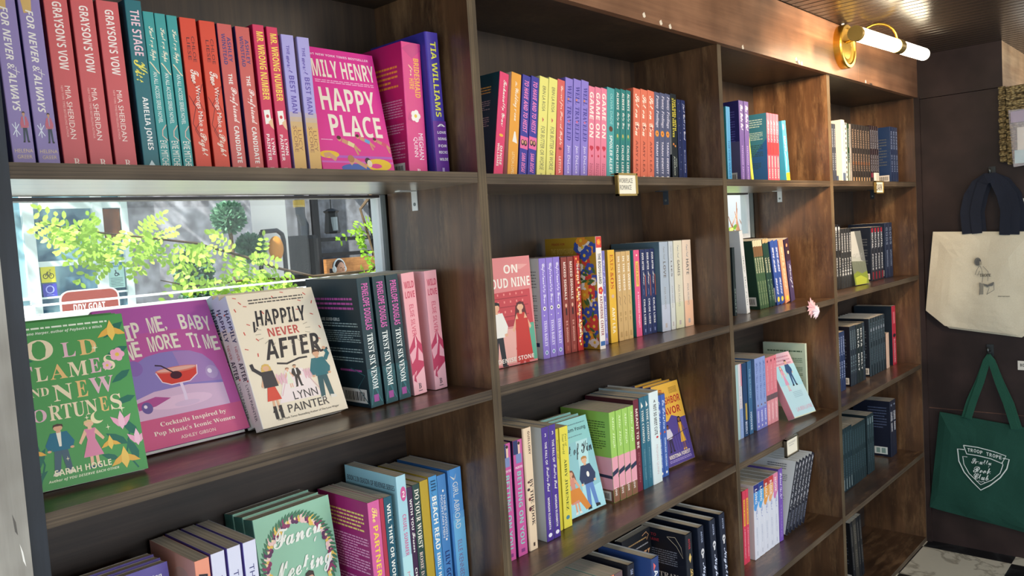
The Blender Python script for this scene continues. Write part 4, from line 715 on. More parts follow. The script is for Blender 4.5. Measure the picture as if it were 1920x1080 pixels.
K('wedding', .029, .2115, .147, '#eaa23a', '#e9d9c8', '#eaa23a', 'amber paperback with small white dress on spine', [('D', 'The', .4, .6, .08, .13, '#f7ead2', 'c'), ('D', 'Wedding menu', .25, .78, .14, .46, '#f7ead2', 'c'), ('P', [(.5,.56),(.62,.56),(.85,.67),(.35,.66)], W1), ('D', 'LETICIA LOPEZ', .36, .62, .76, .98, '#f3dba8', 'p')])
K('heist', .0245, .2105, .147, '#35359a', '#2a2a80', '#35359a', 'royal blue paperback with pink capitals and photo band', [('D', 'TO HAVE AND TO HEIST', .25, .78, .05, .56, '#f08ac0', 'i'), ('R', .02, .98, .60, .72, '#e86aa0'), ('E', .32, .66, .2, .03, '#3a2430'), ('E', .32, .655, .12, .018, '#d9a184'), ('E', .68, .66, .2, .03, '#2a1c24'), ('E', .68, .655, .12, .018, '#c98e70'), ('D', 'SARA DESAI', .28, .74, .76, .95, '#f08ac0', 'i')])
K('butter', .0282, .2125, .147, '#e9e27e', '#e2dd9a', '#e9e27e', 'pale yellow paperback with grey hand lettering', [('D', 'ERIN LA ROSA', .35, .7, .09, .34, '#5a5a4a', 'p'), ('P', [(.4,.40),(.6,.42),(.45,.45)], '#c9605a'), ('D', 'FOR BUTTER OR WORSE', .3, .74, .49, .92, '#6a6a52', 'p'), ('T', 'H', .4, .6, .955, .985, '#5a5a4a', 's')])
K('presents', .0245, .2125, .147, '#d9635f', '#c2504f', '#d9635f', 'coral paperback with thin white script title on second bay', [('D', 'Dessert for Stressed People', .3, .75, .06, .66, '#f7e6da', 'c'), ('E', .5, .7, .2, .014, '#8a3436'), ('D', 'LETITIA', .35, .65, .78, .95, '#f7e6da', 'p')])
K('well', .0262, .2185, .147, '#8f7fd0', '#7d6ec2', '#8f7fd0', 'violet paperback with tall indigo serif title', [('D', 'WELL TRAVELED', .25, .8, .07, .62, '#3c3290', 's'), ('R', .3, .5, .2, .22, '#d9855a'), ('R', .4, .6, .42, .44, '#d96a8a'), ('D', 'Jen DeLuca', .3, .74, .67, .95, '#ece6f7', 'p')])
K('game', .0222, .2085, .147, '#e8829c', '#d86a88', '#e8829c', 'rose pink paperback with bubble title and red hearts', [('D', 'GAME ON', .15, .8, .06, .55, '#fbeee4', 'b'), ('E', .4, .66, .2, .02, '#c8304a'), ('E', .62, .66, .2, .02, '#c8304a'), ('P', [(.2,.665),(.82,.665),(.5,.70)], '#c8304a'), ('E', .6, .75, .14, .014, '#c8304a'), ('D', 'Serena', .5, .75, .83, .97, '#a8405c', 'p'), ('D', 'Glass', .22, .46, .83, .97, '#a8405c', 'p')])
K('spoiler', .0300, .2115, .147, '#4aa0a2', '#3d9094', '#4aa0a2', 'turquoise paperback with small figures band on second bay', [('D', 'OLIVIA DADE', .4, .72, .06, .40, '#a5d6d2', 'p'), ('E', .5, .45, .25, .03, '#5d3a2c'), ('D', 'SPOILER ALERT', .35, .72, .52, .93, '#eaf4ef', 'b'), ('P', [(.5,.96),(.8,.975),(.5,.99)], W1)])
K('always', .0205, .2125, .147, '#1f7a78', '#17605f', '#1f7a78', 'deep green paperback with white capitals and script', [('D', 'ALWAYS', .3, .72, .04, .23, W1, 'b'), ('D', 'Only You', .22, .8, .26, .44, W1, 'c'), ('E', .5, .53, .3, .035, '#3a8f6c'), ('E', .5, .52, .14, .02, '#c9b06a'), ('D', 'CHLOE LIESE', .3, .7, .62, .94, W1, 'b')])
K('setyou', .0300, .2200, .147, '#dd7257', '#cf6248', '#dd7257', 'terracotta orange paperback with cream script title', [('D', 'Set on You', .25, .82, .06, .52, '#f8ead8', 'c'), ('E', .5, .42, .14, .016, '#8f2f2a'), ('D', 'AMY LEA', .35, .65, .57, .92, '#8f3b30', 'b'), ('P', [(.5,.955),(.75,.975),(.3,.975)], '#f0c0a8')])
K('funny', .0240, .2190, .147, '#555a78', '#474c68', '#555a78', 'slate grey paperback with orange flower on spine', [('D', 'Funny Feelings', .25, .85, .03, .40, '#eae6f0', 'si'), ('FL', .5, .47, .008, '#e8963c', '#7a4a2a', 7), ('D', 'TARAH DEWITT', .35, .68, .56, .93, '#eae6f0', 'b'), ('P', [(.3,.96),(.6,.99),(.75,.955)], W1)])
K('stars', .0270, .2215, .147, '#20262a', '#1b1e22', '#20262a', 'black paperback with yellow and white stacked title', [('D', 'THE GIRL WITH', .56, .86, .06, .42, '#e9d94e', 'b'), ('D', 'STARS IN HER EYES', .2, .5, .05, .5, '#e9d94e', 'b'), ('E', .3, .58, .12, .014, '#d98a4a'), ('E', .6, .6, .12, .014, '#d98a4a'), ('D', 'XIO', .6, .8, .74, .84, '#c9d2c6', 'p'), ('D', 'AXELROD', .25, .5, .72, .94, '#c9d2c6', 'p')], bk=[('R', .85, .99, .12, .7, '#ded9d0')])
K('navydot', .0190, .2095, .147, '#1f2a55', '#1a2244', '#1f2a55', 'narrow navy paperback with scattered white specks', [('E', .3+.4*((i*37) % 10)/10, .05+.09*i, .05, .005, W1, 6) for i in range(10)])
K('navyscript', .0190, .2095, .147, '#202c5c', '#1a2244', '#202c5c', 'narrow navy paperback with white script, last on its shelf', [('D', 'Just Call me Good', .25, .85, .04, .5, '#e6e6f2', 'c'), ('D', 'Brown Echo', .4, .66, .62, .9, '#cfd2e8', 'p')])
g = 'books on the top shelf of the second bay'
row(-.002, g, [('pinkslim', .092, .08, -3), ('tech', .1240, .08, 10.5), ('wedding', .1640, .08, 9.0), ('heist', .1975, .08, 9), ('heist', .2245, .08, 9), ('butter', .2535, .08, 8.4), ('butter', .2845, .08, 8.2), ('presents', .316, .08, 7.4), ('well', .345, .08, 6.9), ('well', .3738, .08, 6.9), ('well', .4025, .08, 6.7), ('game', .431, .08, 6.5), ('game', .455, .08, 6.4), ('game', .478, .08, 6.2), ('spoiler', .5015, .08, 6.1),
  ('always', .534, .08, 6), ('always', .556, .08, 6), ('always', .578, .08, 6), ('setyou', .6118, .08, 5.5), ('setyou', .6432, .08, 5.4), ('setyou', .6745, .08, 5.4), ('funny', .7055, .08, 5.3), ('funny', .7307, .08, 5.3), ('funny', .756, .08, 5.2), ('stars', .794, .08, 2), ('navydot', .8265, .08, 1.6), ('navyscript', .8475, .08, 1.6)])

# ---- second bay, second shelf
K('cloud', .022, .227, .147, '#e08a88', '#d9d5d2', '#e0898a', 'salmon pink romance paperback', fr=[
  ('P', [(.5,.1),(.75,.07),(.95,.08),(.8,.12)], '#e9a5a2'), ('T', 'ON', .47, .74, .07, .15, '#f8efe6', 'b'), ('T', 'CLOUD NINE', .02, .97, .19, .28, '#f8efe6', 'b'), ('P', [(.2,.32),(.95,.31),(.97,.64),(.2,.64)], '#c9474f'), ('R', .25, .9, .37, .38, '#a8323e'), ('R', .25, .9, .45, .46, '#a8323e'), ('R', .25, .9, .54, .55, '#a8323e')] +
  [('R', .3+.12*i, .325+.12*i, v, v+.02, '#e98a86') for i in range(5) for v in (.33,.40,.49)] + [('R', .45, .62, .58, .64, '#b03844'), ('P', [(.7,.64),(.98,.63),(1,.98),(.8,.98)], '#5fae92'), ('P', [(.0,.66),(.6,.66),(.7,.98),(0,.98)], '#efb4aa'),
  ('MAN', .05, .40, .42, .62, '#1e1a1c', '#eab492', '#f2efe9', '#f2efe9', '#1f1f26'), ('WOMAN', .5, .42, .46, .58, '#5d2427', '#eab492', '#c8372f', '#c8372f'), ('P', [(.62,.58),(.86,.58),(.92,.98),(.58,.98)], '#c8372f'), ('T', 'DENISE STONE', .22, .93, .925, .965, '#f8efe6', 'b')], bk=[])
K('unf', .0225, .2190, .147, '#8f79cf', '#d5d2d4', '#8f79cf', 'purple paperback with white script and football sketch', [('D', 'Unfortunately Yours', .25, .8, .05, .46, '#efeaf8', 'c'), ('E', .5, .50, .22, .022, W1), ('E', .5, .5, .1, .01, '#2e2440'), ('E', .4, .57, .08, .006, W1), ('D', 'TESSA BAILEY', .3, .72, .62, .88, '#efeaf8', 's'), ('E', .5, .94, .22, .022, '#d9e4f2'), ('E', .5, .94, .1, .014, '#3d6a9a')], bk=[('B', .3, .92, .12, .3, 6, '#8f8a90', 34), ('B', .3, .92, .36, .7, 14, '#8f8a90', 35), ('R', .75, .93, .84, .88, '#343a6c')])
K('mixed', .0212, .2165, .147, '#8c3c34', '#7a302b', '#8c3c34', 'brick brown paperback with white spaced capitals', [('D', 'MIXED SIGNALS', .34, .72, .05, .44, '#f0e2d6', 'b'), ('E', .5, .5, .16, .02, '#e2b49a'), ('R', .4, .62, .53, .6, '#2a1a1c'), ('D', 'B.K. BORISON', .36, .66, .66, .88, '#d9a696', 'b'), ('R', .35, .65, .92, .97, '#a8584c')])
FLW = []
rf = random.Random(5)
for i in range(60): FLW.append(('FL', .06+.88*rf.random(), .02+.96*rf.random(), .007+.007*rf.random(), rf.choice(['#d8433c', '#ef9a34', '#f2e6d8', '#3d55a8', '#e86a4a', '#b53a6a']), rf.choice(['#f2c83c', '#f6ead6']), 5, rf.random()))
K('redfloral', .0205, .2170, .147, '#b3302c', '#a82a28', '#b3302c', 'red paperback with orange flower border on spine', [('FL', .2+.6*rf.random(), .03+.94*i/26, .0032, rf.choice(['#ef9a34', '#f2c83c', '#e9e0d0', '#7d2a6a']), '#f6ead6', 5, .3*i) for i in range(26)] + [('D', 'Seems Like You Again', .2, .8, .08, .86, '#f4e8d0', 's')])
K('bodyguard', .021, .2580, .15, '#f0e8e0', '#b8902a', '#f0e8e0', 'tall gold and floral paperback rising above its neighbours', [('R', 0, 1, 0, .1, '#d8433c'), ('FL', .5, .05, .007, '#ef9a34'), ('D', 'THE BODYGUARD', .25, .75, .15, .42, '#2a2626', 'b'), ('FL', .5, .48, .009, '#d8433c'), ('D', 'KATHERINE CENTER', .25, .75, .53, .88, '#8c2a3a', 'b'), ('R', .1, .9, .93, .97, '#3d6aa8')], bk=[('T', 'PRAISE FOR', .14, .4, .045, .065, '#a8442a', 'b'), ('T', 'THE BODYGUARD', .12, .56, .095, .15, '#d9b85a', 'b'), ('B', .1, .6, .22, .8, 16, '#7d5f22', 36)] + [('FL', .66+.3*rf.random(), .03+.94*rf.random(), .008+.007*rf.random(), rf.choice(['#d8433c', '#ef9a34', '#f2e6d8', '#3d55a8', '#e9ded0', '#d2394e']), '#f2c83c', 5, rf.random()) for i in range(58)] + [('LF', .66+.3*rf.random(), .05+.9*rf.random(), .01, 6*rf.random(), '#3f6a3c') for i in range(14)])
K('ali', .0142, .2230, .147, '#7f7cc0', '#7a78bc', '#7f7cc0', 'slim lavender blue paperback in the second bay', [('D', 'Check Mate', .3, .8, .1, .38, '#d7d5f2', 'c'), ('E', .5, .47, .2, .014, '#e2e0f6'), ('D', 'ALI HAZELWOOD', .34, .72, .54, .88, '#ecebfa', 'b'), ('R', .35, .65, .93, .96, '#d9a8b8')])
K('exes', .0280, .2230, .147, '#e9b83c', '#dca930', '#e9b83c', 'golden yellow paperback with rust colored letters', [('D', 'EXES', .3, .78, .05, .22, '#c2661f', 's'), ('D', '&OS', .25, .75, .24, .42, '#c2522a', 's'), ('E', .5, .5, .2, .02, '#d9b4a0'), ('D', 'AMY LEA', .3, .7, .62, .9, '#f7ecd0', 'b')])
K('weeds', .0195, .2165, .147, '#d0ab72', '#bd9a64', '#d0ab72', 'tan paperback with white title and small doodle', [('D', 'IN THE WEEDS', .32, .7, .05, .44, '#f7efdf', 'b'), ('S', [(.3,.5),(.6,.52),(.4,.57),(.6,.6)], .0012, '#5d4a34'), ('D', 'B.K.', .35, .65, .68, .8, '#a8854e', 'b'), ('R', .3, .7, .9, .96, '#b8935c')])
K('project', .0250, .2165, .147, '#e25a84', '#2f8a86', '#e25a84', 'pink paperback with yellow panel and teal back', [('E', .5, .06, .12, .012, '#f4e2c2'), ('R', .25, .75, .13, .42, '#e9c55a'), ('D', 'TAKE A SHOT', .36, .64, .15, .4, '#c03a58', 'b'), ('D', 'A BOYFRIEND PROJECT', .36, .66, .48, .9, '#f6dde4', 'b')])
K('ever', .0203, .2160, .147, '#262f5c', '#212850', '#262f5c', 'navy paperback with white capitals and orange stripe', [('R', .9, 1, .3, .55, '#d8693c'), ('D', 'EVER AFTER', .32, .7, .04, .24, W1, 'b'), ('D', 'Always', .3, .8, .26, .42, '#e9e4d8', 'c'), ('S', [(.4,.46),(.5,.5),(.4,.53)], .001, '#8fb0d8'), ('D', 'CHLOE LIESE', .32, .68, .58, .88, W1, 'b'), ('R', .4, .6, .93, .97, '#8a93bd')])
for k_, t_, c_, l_, tt, desc in (('love', .040, '#aab6c4', '#56707e', 'LOVE', 'thick misty blue paperback with handwritten title'), ('greyg', .021, '#c6cbce', '#aeb5ba', 'LIES', 'silver grey paperback with scribbled side'), ('games', .040, '#ddd6c0', '#c9c3ae', 'GAMES', 'thick cream paperback with handwritten title'), ('hate', .043, '#e9d2bd', '#d9c2ac', 'HATE', 'thick peach cream paperback with handwritten title')):
    K(k_, t_, .2310, .15, c_, l_, c_, desc, [('R', 0, 1, .7, 1, {'love': '#bcc2d2', 'greyg': '#d2d4cf', 'games': '#d6d4b4', 'hate': '#eebf9e'}[k_]), ('D', 'twisted', .42, .62, .05, .2, '#8d8f94', 'c'), ('D', tt, .36, .66, .22, .40, '#6f6a66', 'b'), ('D', 'ANA HUANG', .36, .58, .5, .75, '#8f8a86', 'p'), ('R', .36, .6, .91, .96, '#b5a9a6')])
K('lies', .0140, .2310, .15, '#e4cdb4', '#d8c0a6', '#e4cdb4', 'narrow cream paperback, last on the second shelf', [('D', 'twisted', .4, .7, .06, .3, '#9a8a7c', 'c'), ('D', 'ANA HUANG', .36, .62, .5, .75, '#8f8a86', 'p')])
g = 'books on the second shelf of the second bay'; zz = -.3885
faceout('cloud', .1260, .134, zz, -4, 2, 'salmon pink romance paperback of couple holding hands, facing out in second bay')
row(zz, g, [('unf', .2870), ('unf', .3110), ('unf', .3350), ('mixed', .3625), ('mixed', .3855), ('redfloral', .4100)], .119, .8)
row(zz, g, [('bodyguard', .4437, .0815, 1), ('ali', .4925), ('ali', .5085), ('exes', .5340), ('weeds', .5680), ('weeds', .5885), ('weeds', .6090), ('project', .6440), ('ever', .6735), ('ever', .6955), ('ever', .7175)], .115, 1.0)
row(zz, g, [('love', .7395, .100, 1.2), ('greyg', .7835, .100, 1.2), ('games', .8055-.0000, .098, 1.2), ('hate', .8470, .096, .8)], .1, 1.0)

# ---- second bay, third shelf
K('betting', .0275, .2370, .15, '#cc5a9e', '#232a55', '#cc5a9e', 'magenta paperback with mint block title and navy back', [('R', 0, .5, 0, .12, '#2d3a6c'), ('P', [(.5,.02),(.75,.02),(.72,.12),(.52,.12)], '#e9c8b4'), ('E', .62, .03, .12, .014, '#3a2a22'), ('R', .25, .85, .12, .2, '#7f8fc0'), ('T', 'PAINTER', .15, .9, .225, .245, '#f4e6f0', 'b'), ('D', 'BETTING ON YOU', .28, .72, .27, .90, '#8fd0c8', 'b'), ('R', .3, .7, .94, .97, '#8a3a80')])
K('bythe', .0262, .2550, .155, '#ecd3b4', '#5a463c', '#ecd3b4', 'tall peach cream hardcover with heavy dark title', [('D', 'GUILLORY', .5, .74, .03, .22, '#4a2f2c', 'b'), ('D', 'BY THE BOOK', .42, .78, .42, .80, '#2c1d1e', 's'), ('E', .3, .44, .14, .01, '#5d3038'), ('E', .25, .50, .16, .012, '#3a2430'), ('E', .3, .58, .14, .014, '#7d2f38'), ('E', .3, .66, .16, .018, '#5d2430'), ('R', .42, .62, .94, .97, '#4a3530')], hard=True)
K('fall', .0215, .2430, .147, '#4d3590', '#c9d3d8', '#4d3590', 'tall purple paperback numbered three', [('T', '3', .4, .62, .055, .085, W1, 'b'), ('D', 'THE FALL OF', .34, .66, .13, .33, W1, 'b'), ('D', 'Bradley Reed', .25, .8, .35, .57, W1, 'c'), ('D', 'MORGAN ELIZABETH', .36, .66, .62, .90, W1, 'b'), ('E', .5, .95, .28, .018, '#f0eef6')], bk=[('T', 'GRUMPY', .1, .42, .1, .12, '#3a4248', 'b'), ('B', .1, .6, .16, .5, 12, '#8a959a', 37), ('B', .1, .5, .58, .7, 5, '#8a959a', 38), ('C', .3, .8, .86, .97)])
K('abbyb', .0115, .2240, .147, '#d9cc3f', '#d0c238', '#d9cc3f', 'slim mustard yellow paperback behind the taller purple pair', [('D', 'Part of', .4, .75, .1, .3, '#6a6420', 'si')])
K('abby', .0285, .2240, .147, '#e6d950', '#cfc236', '#e6d950', 'lemon yellow paperback with green serif author name', [('D', 'Part of', .55, .8, .07, .2, '#6f7a2a', 'si'), ('D', 'Your World', .25, .5, .07, .27, '#6f7a2a', 'si'), ('D', 'ABBY JIMENEZ', .35, .68, .32, .83, '#4a5a2a', 's'), ('E', .5, .90, .22, .02, '#4d8a9c')])
K('kin', .022, .2140, .136, '#9fd0d4', '#c9d9d6', '#8fcaca', 'aqua romance paperback', [('D', 'Next of Kin', .3, .7, .2, .6, '#23404a', 'c')], fr=[('B', .4, .93, .05, .075, 1, '#5f8a90', 39), ('T', 'Bonam-Young', .30, .92, .1, .15, '#23404a', 'b'), ('B', .35, .8, .18, .2, 1, '#5f8a90', 40), ('P', [(.0,.25),(1,.25),(1,.8),(.0,.8)], '#8fc4cc'), ('P', [(.6,.25),(.9,.25),(.7,.8),(.5,.8)], '#b5dde0'), ('T', 'Next of Kin', .1, .97, .27, .44, '#20242c', 'c'), ('P', [(0,.8),(1,.75),(1,1),(0,1)], '#a9dde6'), ('MAN', .48, .42, .44, .56, '#b5813f', '#e2b08c', '#243358', '#243358', '#5f86c4'), ('E', .72, .62, .035, .03, W1), ('WOMAN', .1, .52, .4, .46, '#7d4a34', '#dfa684', '#d98f7d', '#e9e4da'), ('P', [(.2,.72),(.44,.72),(.62,.95),(.5,.97),(.36,.84),(.12,.86)], '#d9862c')])
K('mile', .0232, .2175, .147, '#9fca62', '#8dbb52', '#9fca62', 'lime green paperback with pink lower half', [('D', 'Mile High', .35, .72, .05, .4, '#dff0c2', 'si'), ('R', 0, 1, .5, .85, '#e9a5b4'), ('P', [(0,.66),(1,.63),(1,.68),(0,.71)], '#2c3450'), ('R', 0, 1, .85, 1, '#8a5f4a'), ('D', 'LOVE', .3, .6, .84, .93, W1, 'b')], bk=[('B', .25, .9, .1, .42, 12, '#4a6a2c', 41), ('R', 0, 1, .5, .86, '#e4a3b2'), ('E', .55, .62, .12, .06, '#c4b84a'), ('P', [(0,.68),(1,.7),(1,.735),(0,.71)], '#2c3450'), ('R', 0, 1, .86, 1, '#7a5244'), ('C', .55, .95, .88, .98)])
K('meant', .0222, .2285, .147, '#6e2636', '#4a1b26', '#6e2636', 'maroon paperback with white playful title', [('D', 'MEANT TO BE', .3, .72, .1, .53, '#f2e6dc', 'b'), ('D', 'EMILY GIFFIN', .4, .64, .58, .9, '#b5707a', 'p')])
K('timec', .0205, .2300, .147, '#2f6a80', '#28596c', '#2f6a80', 'steel teal paperback with white slab title', [('P', [(.3,.05),(.7,.1),(.3,.12)], W1), ('D', 'TIME COMING', .3, .74, .14, .5, '#f2f0e6', 's'), ('D', 'MEGHAN QUINN', .4, .64, .57, .9, '#8fb0bc', 'p')])
K('meet', .0420, .2345, .155, '#dceaec', '#b5c6c8', '#dceaec', 'white hardcover with black stacked title and red heart', [('T', 'A', .4, .62, .09, .12, INK, 'b'), ('D', 'NOT SO MEET CUTE', .36, .68, .14, .47, INK, 'b'), ('E', .62, .5, .12, .012, '#c8303c'), ('D', 'MEGHAN QUINN', .4, .64, .58, .9, '#c9b3b8', 'p')], hard=True)
K('rota', .0202, .2150, .147, '#3f62b0', '#355498', '#3f62b0', 'cobalt blue paperback with pale script title', [('D', 'On Rotation', .25, .8, .07, .42, '#d5e0f4', 'c'), ('E', .5, .46, .2, .014, '#d9603c'), ('D', 'SHIRLENE OBUOBI', .36, .66, .53, .88, '#d5e0f4', 'b'), ('E', .5, .95, .22, .016, W1)])
K('neigh', .0225, .2180, .125, '#5a4a96', '#d9b24a', '#e8b548', 'yellow and violet romance paperback', fr=[('T', 'The', .2, .42, .06, .14, '#b5382c', 'c'), ('B', .6, .9, .06, .14, 5, '#8a6a2c', 42), ('T', 'NEIGHBOR', .05, .95, .17, .26, '#b8302c', 'b'), ('T', 'FAVOR', .15, .88, .30, .39, '#b8302c', 'b'), ('R', 0, 1, .46, 1, '#54458f'), ('P', [(.35,.46),(.5,.40),(.8,.46)], '#54458f'), ('WOMAN', .58, .44, .3, .42, '#2a1a1c', '#8d5a3c', '#e2ae3c', '#e2ae3c'), ('MAN', .14, .5, .26, .34, '#2a1a1c', '#7d4e34', '#d8d4de', '#d8d4de', '#3a3050'), ('S', [(.05,.68),(.95,.62)], .0018, '#2c2450')] + [('S', [(.06+.09*i, .68-.006*i), (.08+.09*i, .86-.006*i)], .0012, '#2c2450') for i in range(11)] + [('T', 'KRISTINA FOREST', .1, .88, .87, .915, '#f2e6d2', 'b'), ('B', .08, .9, .93, .965, 2, '#b5a3d8', 43)])
g = 'books on the third shelf of the second bay'; zz = -.7635
row(zz, g, [('betting', .0900, .078), ('betting', .1250, .078), ('bythe', .1600, .078, 0), ('fall', .2170, .080), ('fall', .2408, .080), ('abbyb', .2800, .097), ('abby', .2950, .0965)], .08, .7)
for i, lb in enumerate(('in front of its stack', 'middle of its stack', 'back of its stack')): faceout('kin', .3265+.001*i, .1117+.0235*i, zz, -3, 13, 'aqua romance paperback of couple facing out on third shelf, '+lb, g)
row(zz, g, [('mile', .4890, .1), ('mile', .5128, .098), ('mile', .5366, .097), ('mile', .5604-.0, .096), ('meant', .5850, .096), ('timec', .6082, .094), ('timec', .6295, .094), ('meet', .6508, .092), ('rota', .7010, .105), ('rota', .7220, .1045)], .095, -.4)
for i, lb in enumerate(('in front of its stack', 'middle of its stack', 'back of its stack')): faceout('neigh', .7770-.001*i, .1255+.0245*i, zz, -3, 12.5, 'yellow and violet romance paperback facing out, '+lb, g)

# ---- second bay, bottom visible shelf
K('lemon', .029, .238, .15, '#e4c83f', '#cfcac0', '#e4c83f', 'yellow spined paperback on the fourth shelf'); K('orangep', .029, .238, .15, '#eaa070', '#cfcac0', '#eaa070', 'light orange paperback on the fourth shelf'); K('mintor', .031, .238, .15, '#e58a6a', '#8fc8b8', '#e58a6a', 'mint and coral paperback on the fourth shelf', [('R', 0, .4, 0, .2, '#7ac2ae'), ('E', .6, .08, .2, .02, '#f2d9a8')])
K('mauve', .031, .236, .15, '#6f5a5c', '#7a6460', '#6f5a5c', 'dusky brown paperback on the fourth shelf'); K('blackhc', .026, .246, .155, '#20222e', '#171922', '#20222e', 'black hardcover beside the navy one on the fourth shelf', [('D', 'SM', .3, .7, .05, .1, '#9aa2c0', 'b'), ('D', 'HOUSE', .3, .7, .2, .4, '#9aa2c0', 'b')], hard=True)
K('assist', .031, .248, .155, '#2f4478', '#34508c', '#2f4478', 'navy hardcover with blocky white capitals', [('P', [(.2,.04),(.5,.08),(.2,.12)], '#e46a6a'), ('D', 'ASSISTANT', .25, .75, .12, .6, '#eef0f4', 'b')], hard=True)
K('ark', .022, .252, .127, '#1c1c22', '#1c1c22', '#17181e', 'black fantasy paperback', fr=[('B', .1, .85, .07, .1, 1, '#a8875a', 44), ('B', .3, .9, .13, .16, 1, '#8a8a90', 45), ('T', 'DARK', .05, .95, .2, .5, '#c9966a', 's'), ('S', [(.7,.05),(.85,.03),(.93,.07),(.85,.11)], .002, '#c9966a'), ('E', .4, .72, .25, .1, '#8c1f2c')])
K('betray', .030, .25, .16, '#181d28', '#131a26', '#181d28', 'black hardcover with gold title and red author name', [('D', 'ASTER', .3, .6, .05, .16, '#a8343c', 'b'), ('S', [(.3,.25),(.5,.3),(.7,.24)], .002, '#d9b870'), ('P', [(.3,.24),(.5,.2),(.7,.25),(.5,.3)], '#d9b870'), ('D', 'Lightlark', .25, .85, .36, .8, '#d9b870', 'c')], bk=[('T', 'COME TO', .1, .45, .05, .08, '#a8343c', 'b'), ('T', 'NIGHTBANE', .1, .5, .1, .13, '#a8343c', 'b'), ('S', [(.65,.06),(.8,.05),(.9,.14),(.93,.25),(.82,.14),(.65,.06)], .0015, '#c9b8a0'), ('B', .12, .82, .2, .36, 7, '#8a8f9c', 46), ('T', 'BETRAY.', .3, .85, .44, .49, '#e2dccf', 's'), ('B', .25, .7, .54, .57, 1, '#8a8f9c', 47)], hard=True)
K('nightb', .0272, .25, .16, '#1b2336', '#151c2c', '#1b2336', 'dark navy hardcover with pale skull and script title', [('D', 'ASTER', .36, .62, .05, .17, '#a9b4d0', 'b'), ('E', .5, .27, .28, .035, '#d8d8dc'), ('P', [(.35,.29),(.65,.29),(.6,.335),(.4,.335)], '#d8d8dc'), ('E', .4, .275, .08, .012, '#1b2336'), ('E', .6, .275, .08, .012, '#1b2336'), ('D', 'Nightbane', .2, .85, .38, .9, '#cfd8ee', 'c')], hard=True)
g = 'books on the fourth shelf of the second bay'; zz = -1.14
row(zz, g, [('lemon', .322), ('orangep', .3535), ('mintor', .385), ('mauve', .4180), ('blackhc', .4560, .05), ('assist', .5160, .022, 0)], .062, 1.0)
faceout('ark', .5530, .118, zz, .5, 3, 'black fantasy paperback with copper title facing out between hardcovers', g)
row(zz, g, [('betray', .6830, .028, 0), ('nightb', .7500, .026, -2), ('nightb', .8130, .026, -2.5), ('nightb', .8655, .026, -2.5)], .026, 0)

# ---- third bay
K('tealedge', .0245, .213, .147, '#4f9ed0', '#2f8f96', '#4f9ed0', 'sky blue paperback with teal back on the third bay top', [('D', 'THE LOVE WAGER', .3, .7, .45, .95, '#2d6aa0', 'b'), ('R', .0, .3, .0, 1, '#5fb0dc')], bk=[('E', .6, .85, .25, .07, '#1a2430')])
K('purp2', .0285, .2365, .147, '#655092', '#2e2a66', '#655092', 'violet paperback with white script and navy back', [('D', 'The Fake Out', .3, .85, .05, .36, '#f2eef8', 'c'), ('D', 'STEPHANIE ARCHER', .36, .62, .55, .98, '#b9a9d8', 'b')], bk=[('B', .4, .9, .12, .6, 16, '#5f5aa0', 48), ('R', 0, 1, .5, 1, '#5a5678'), ('C', .62, .92, .88, .98)])
K('lime', .014, .19, .14, '#c8d24a', '#b9c84a', '#c8d24a', 'slim lime paperback leaning behind the gradient one')
K('red4', .0192, .2135, .147, '#dd4257', '#4c8a86', '#dd4257', 'red paperback with pale pink title', [('R', 0, 1, 0, .3, '#e4687c'), ('D', 'Icebreaker', .3, .75, .1, .46, '#f4c3cc', 'c'), ('R', 0, 1, .42, .6, '#d8343c'), ('D', 'HANNAH', .34, .66, .62, .78, '#f8e2e2', 'b'), ('D', 'GRACE', .34, .66, .8, .94, '#f8e2e2', 'b')], bk=[('P', [(0,0),(1,0),(1,1),(.3,.6)], '#3f7f96'), ('P', [(1,.35),(1,1),(.2,1)], '#2f5f9c'), ('P', [(0,.7),(.4,1),(0,1)], '#b9c25a'), ('B', .2, .9, .07, .2, 4, '#c4dcd4', 49), ('B', .2, .9, .26, .38, 5, '#c4dcd4', 50), ('B', .2, .9, .44, .62, 7, '#35545c', 51), ('B', .3, .85, .7, .8, 4, '#35545c', 52)])
K('aqual', .027, .197, .147, '#49b4d6', '#3fa2c8', '#49b4d6', 'aqua paperback with yellow foot leaning left', [('R', 0, 1, .84, 1, '#f0bd2c'), ('E', .2, .1, .3, .05, '#8ed0c4'), ('D', 'HAPPY', .2, .6, .25, .5, '#e9f4f2', 'b'), ('S', [(.1,.5),(.4,.6),(.2,.8)], .002, '#e8684a')])
g = 'books on the top shelf of the third bay'
row(-.0035, g, [('tealedge', 1.0930), ('purp2', 1.1743), ('purp2', 1.2068)], .08, 1.2)
row(-.0035, g, [('lime', 1.2860, .10, -8), ('red4', 1.3560, .08, 1.5), ('red4', 1.3775, .08, 1.5), ('red4', 1.3985, .08, 1.5), ('red4', 1.4195, .08, 1.5)])
row(-.0035, g, [('aqual', 1.4920, .08, -6)])
K('darkslim', .0135, .20, .14, '#1d2a2c', '#1d2a2c', '#1d2a2c', 'slim black paperback hidden beside the leaning white one', [('D', 'SECRETS', .3, .7, .6, .95, '#9fb0a8', 'p')])
K('whitelean', .020, .247, .15, '#e6e4e0', '#d5d8dc', '#e6e4e0', 'tall white paperback leaning left with dark picture on back', [('D', 'after the rain', .3, .6, .3, .9, '#5a6a5c', 'p')], bk=[('P', [(.2,.66),(.75,.7),(.78,.83),(.2,.8)], '#1d2430'), ('T', 'Hello', .4, .7, .74, .77, '#d8d8d8', 'c'), ('C', .35, .62, .87, .96)])
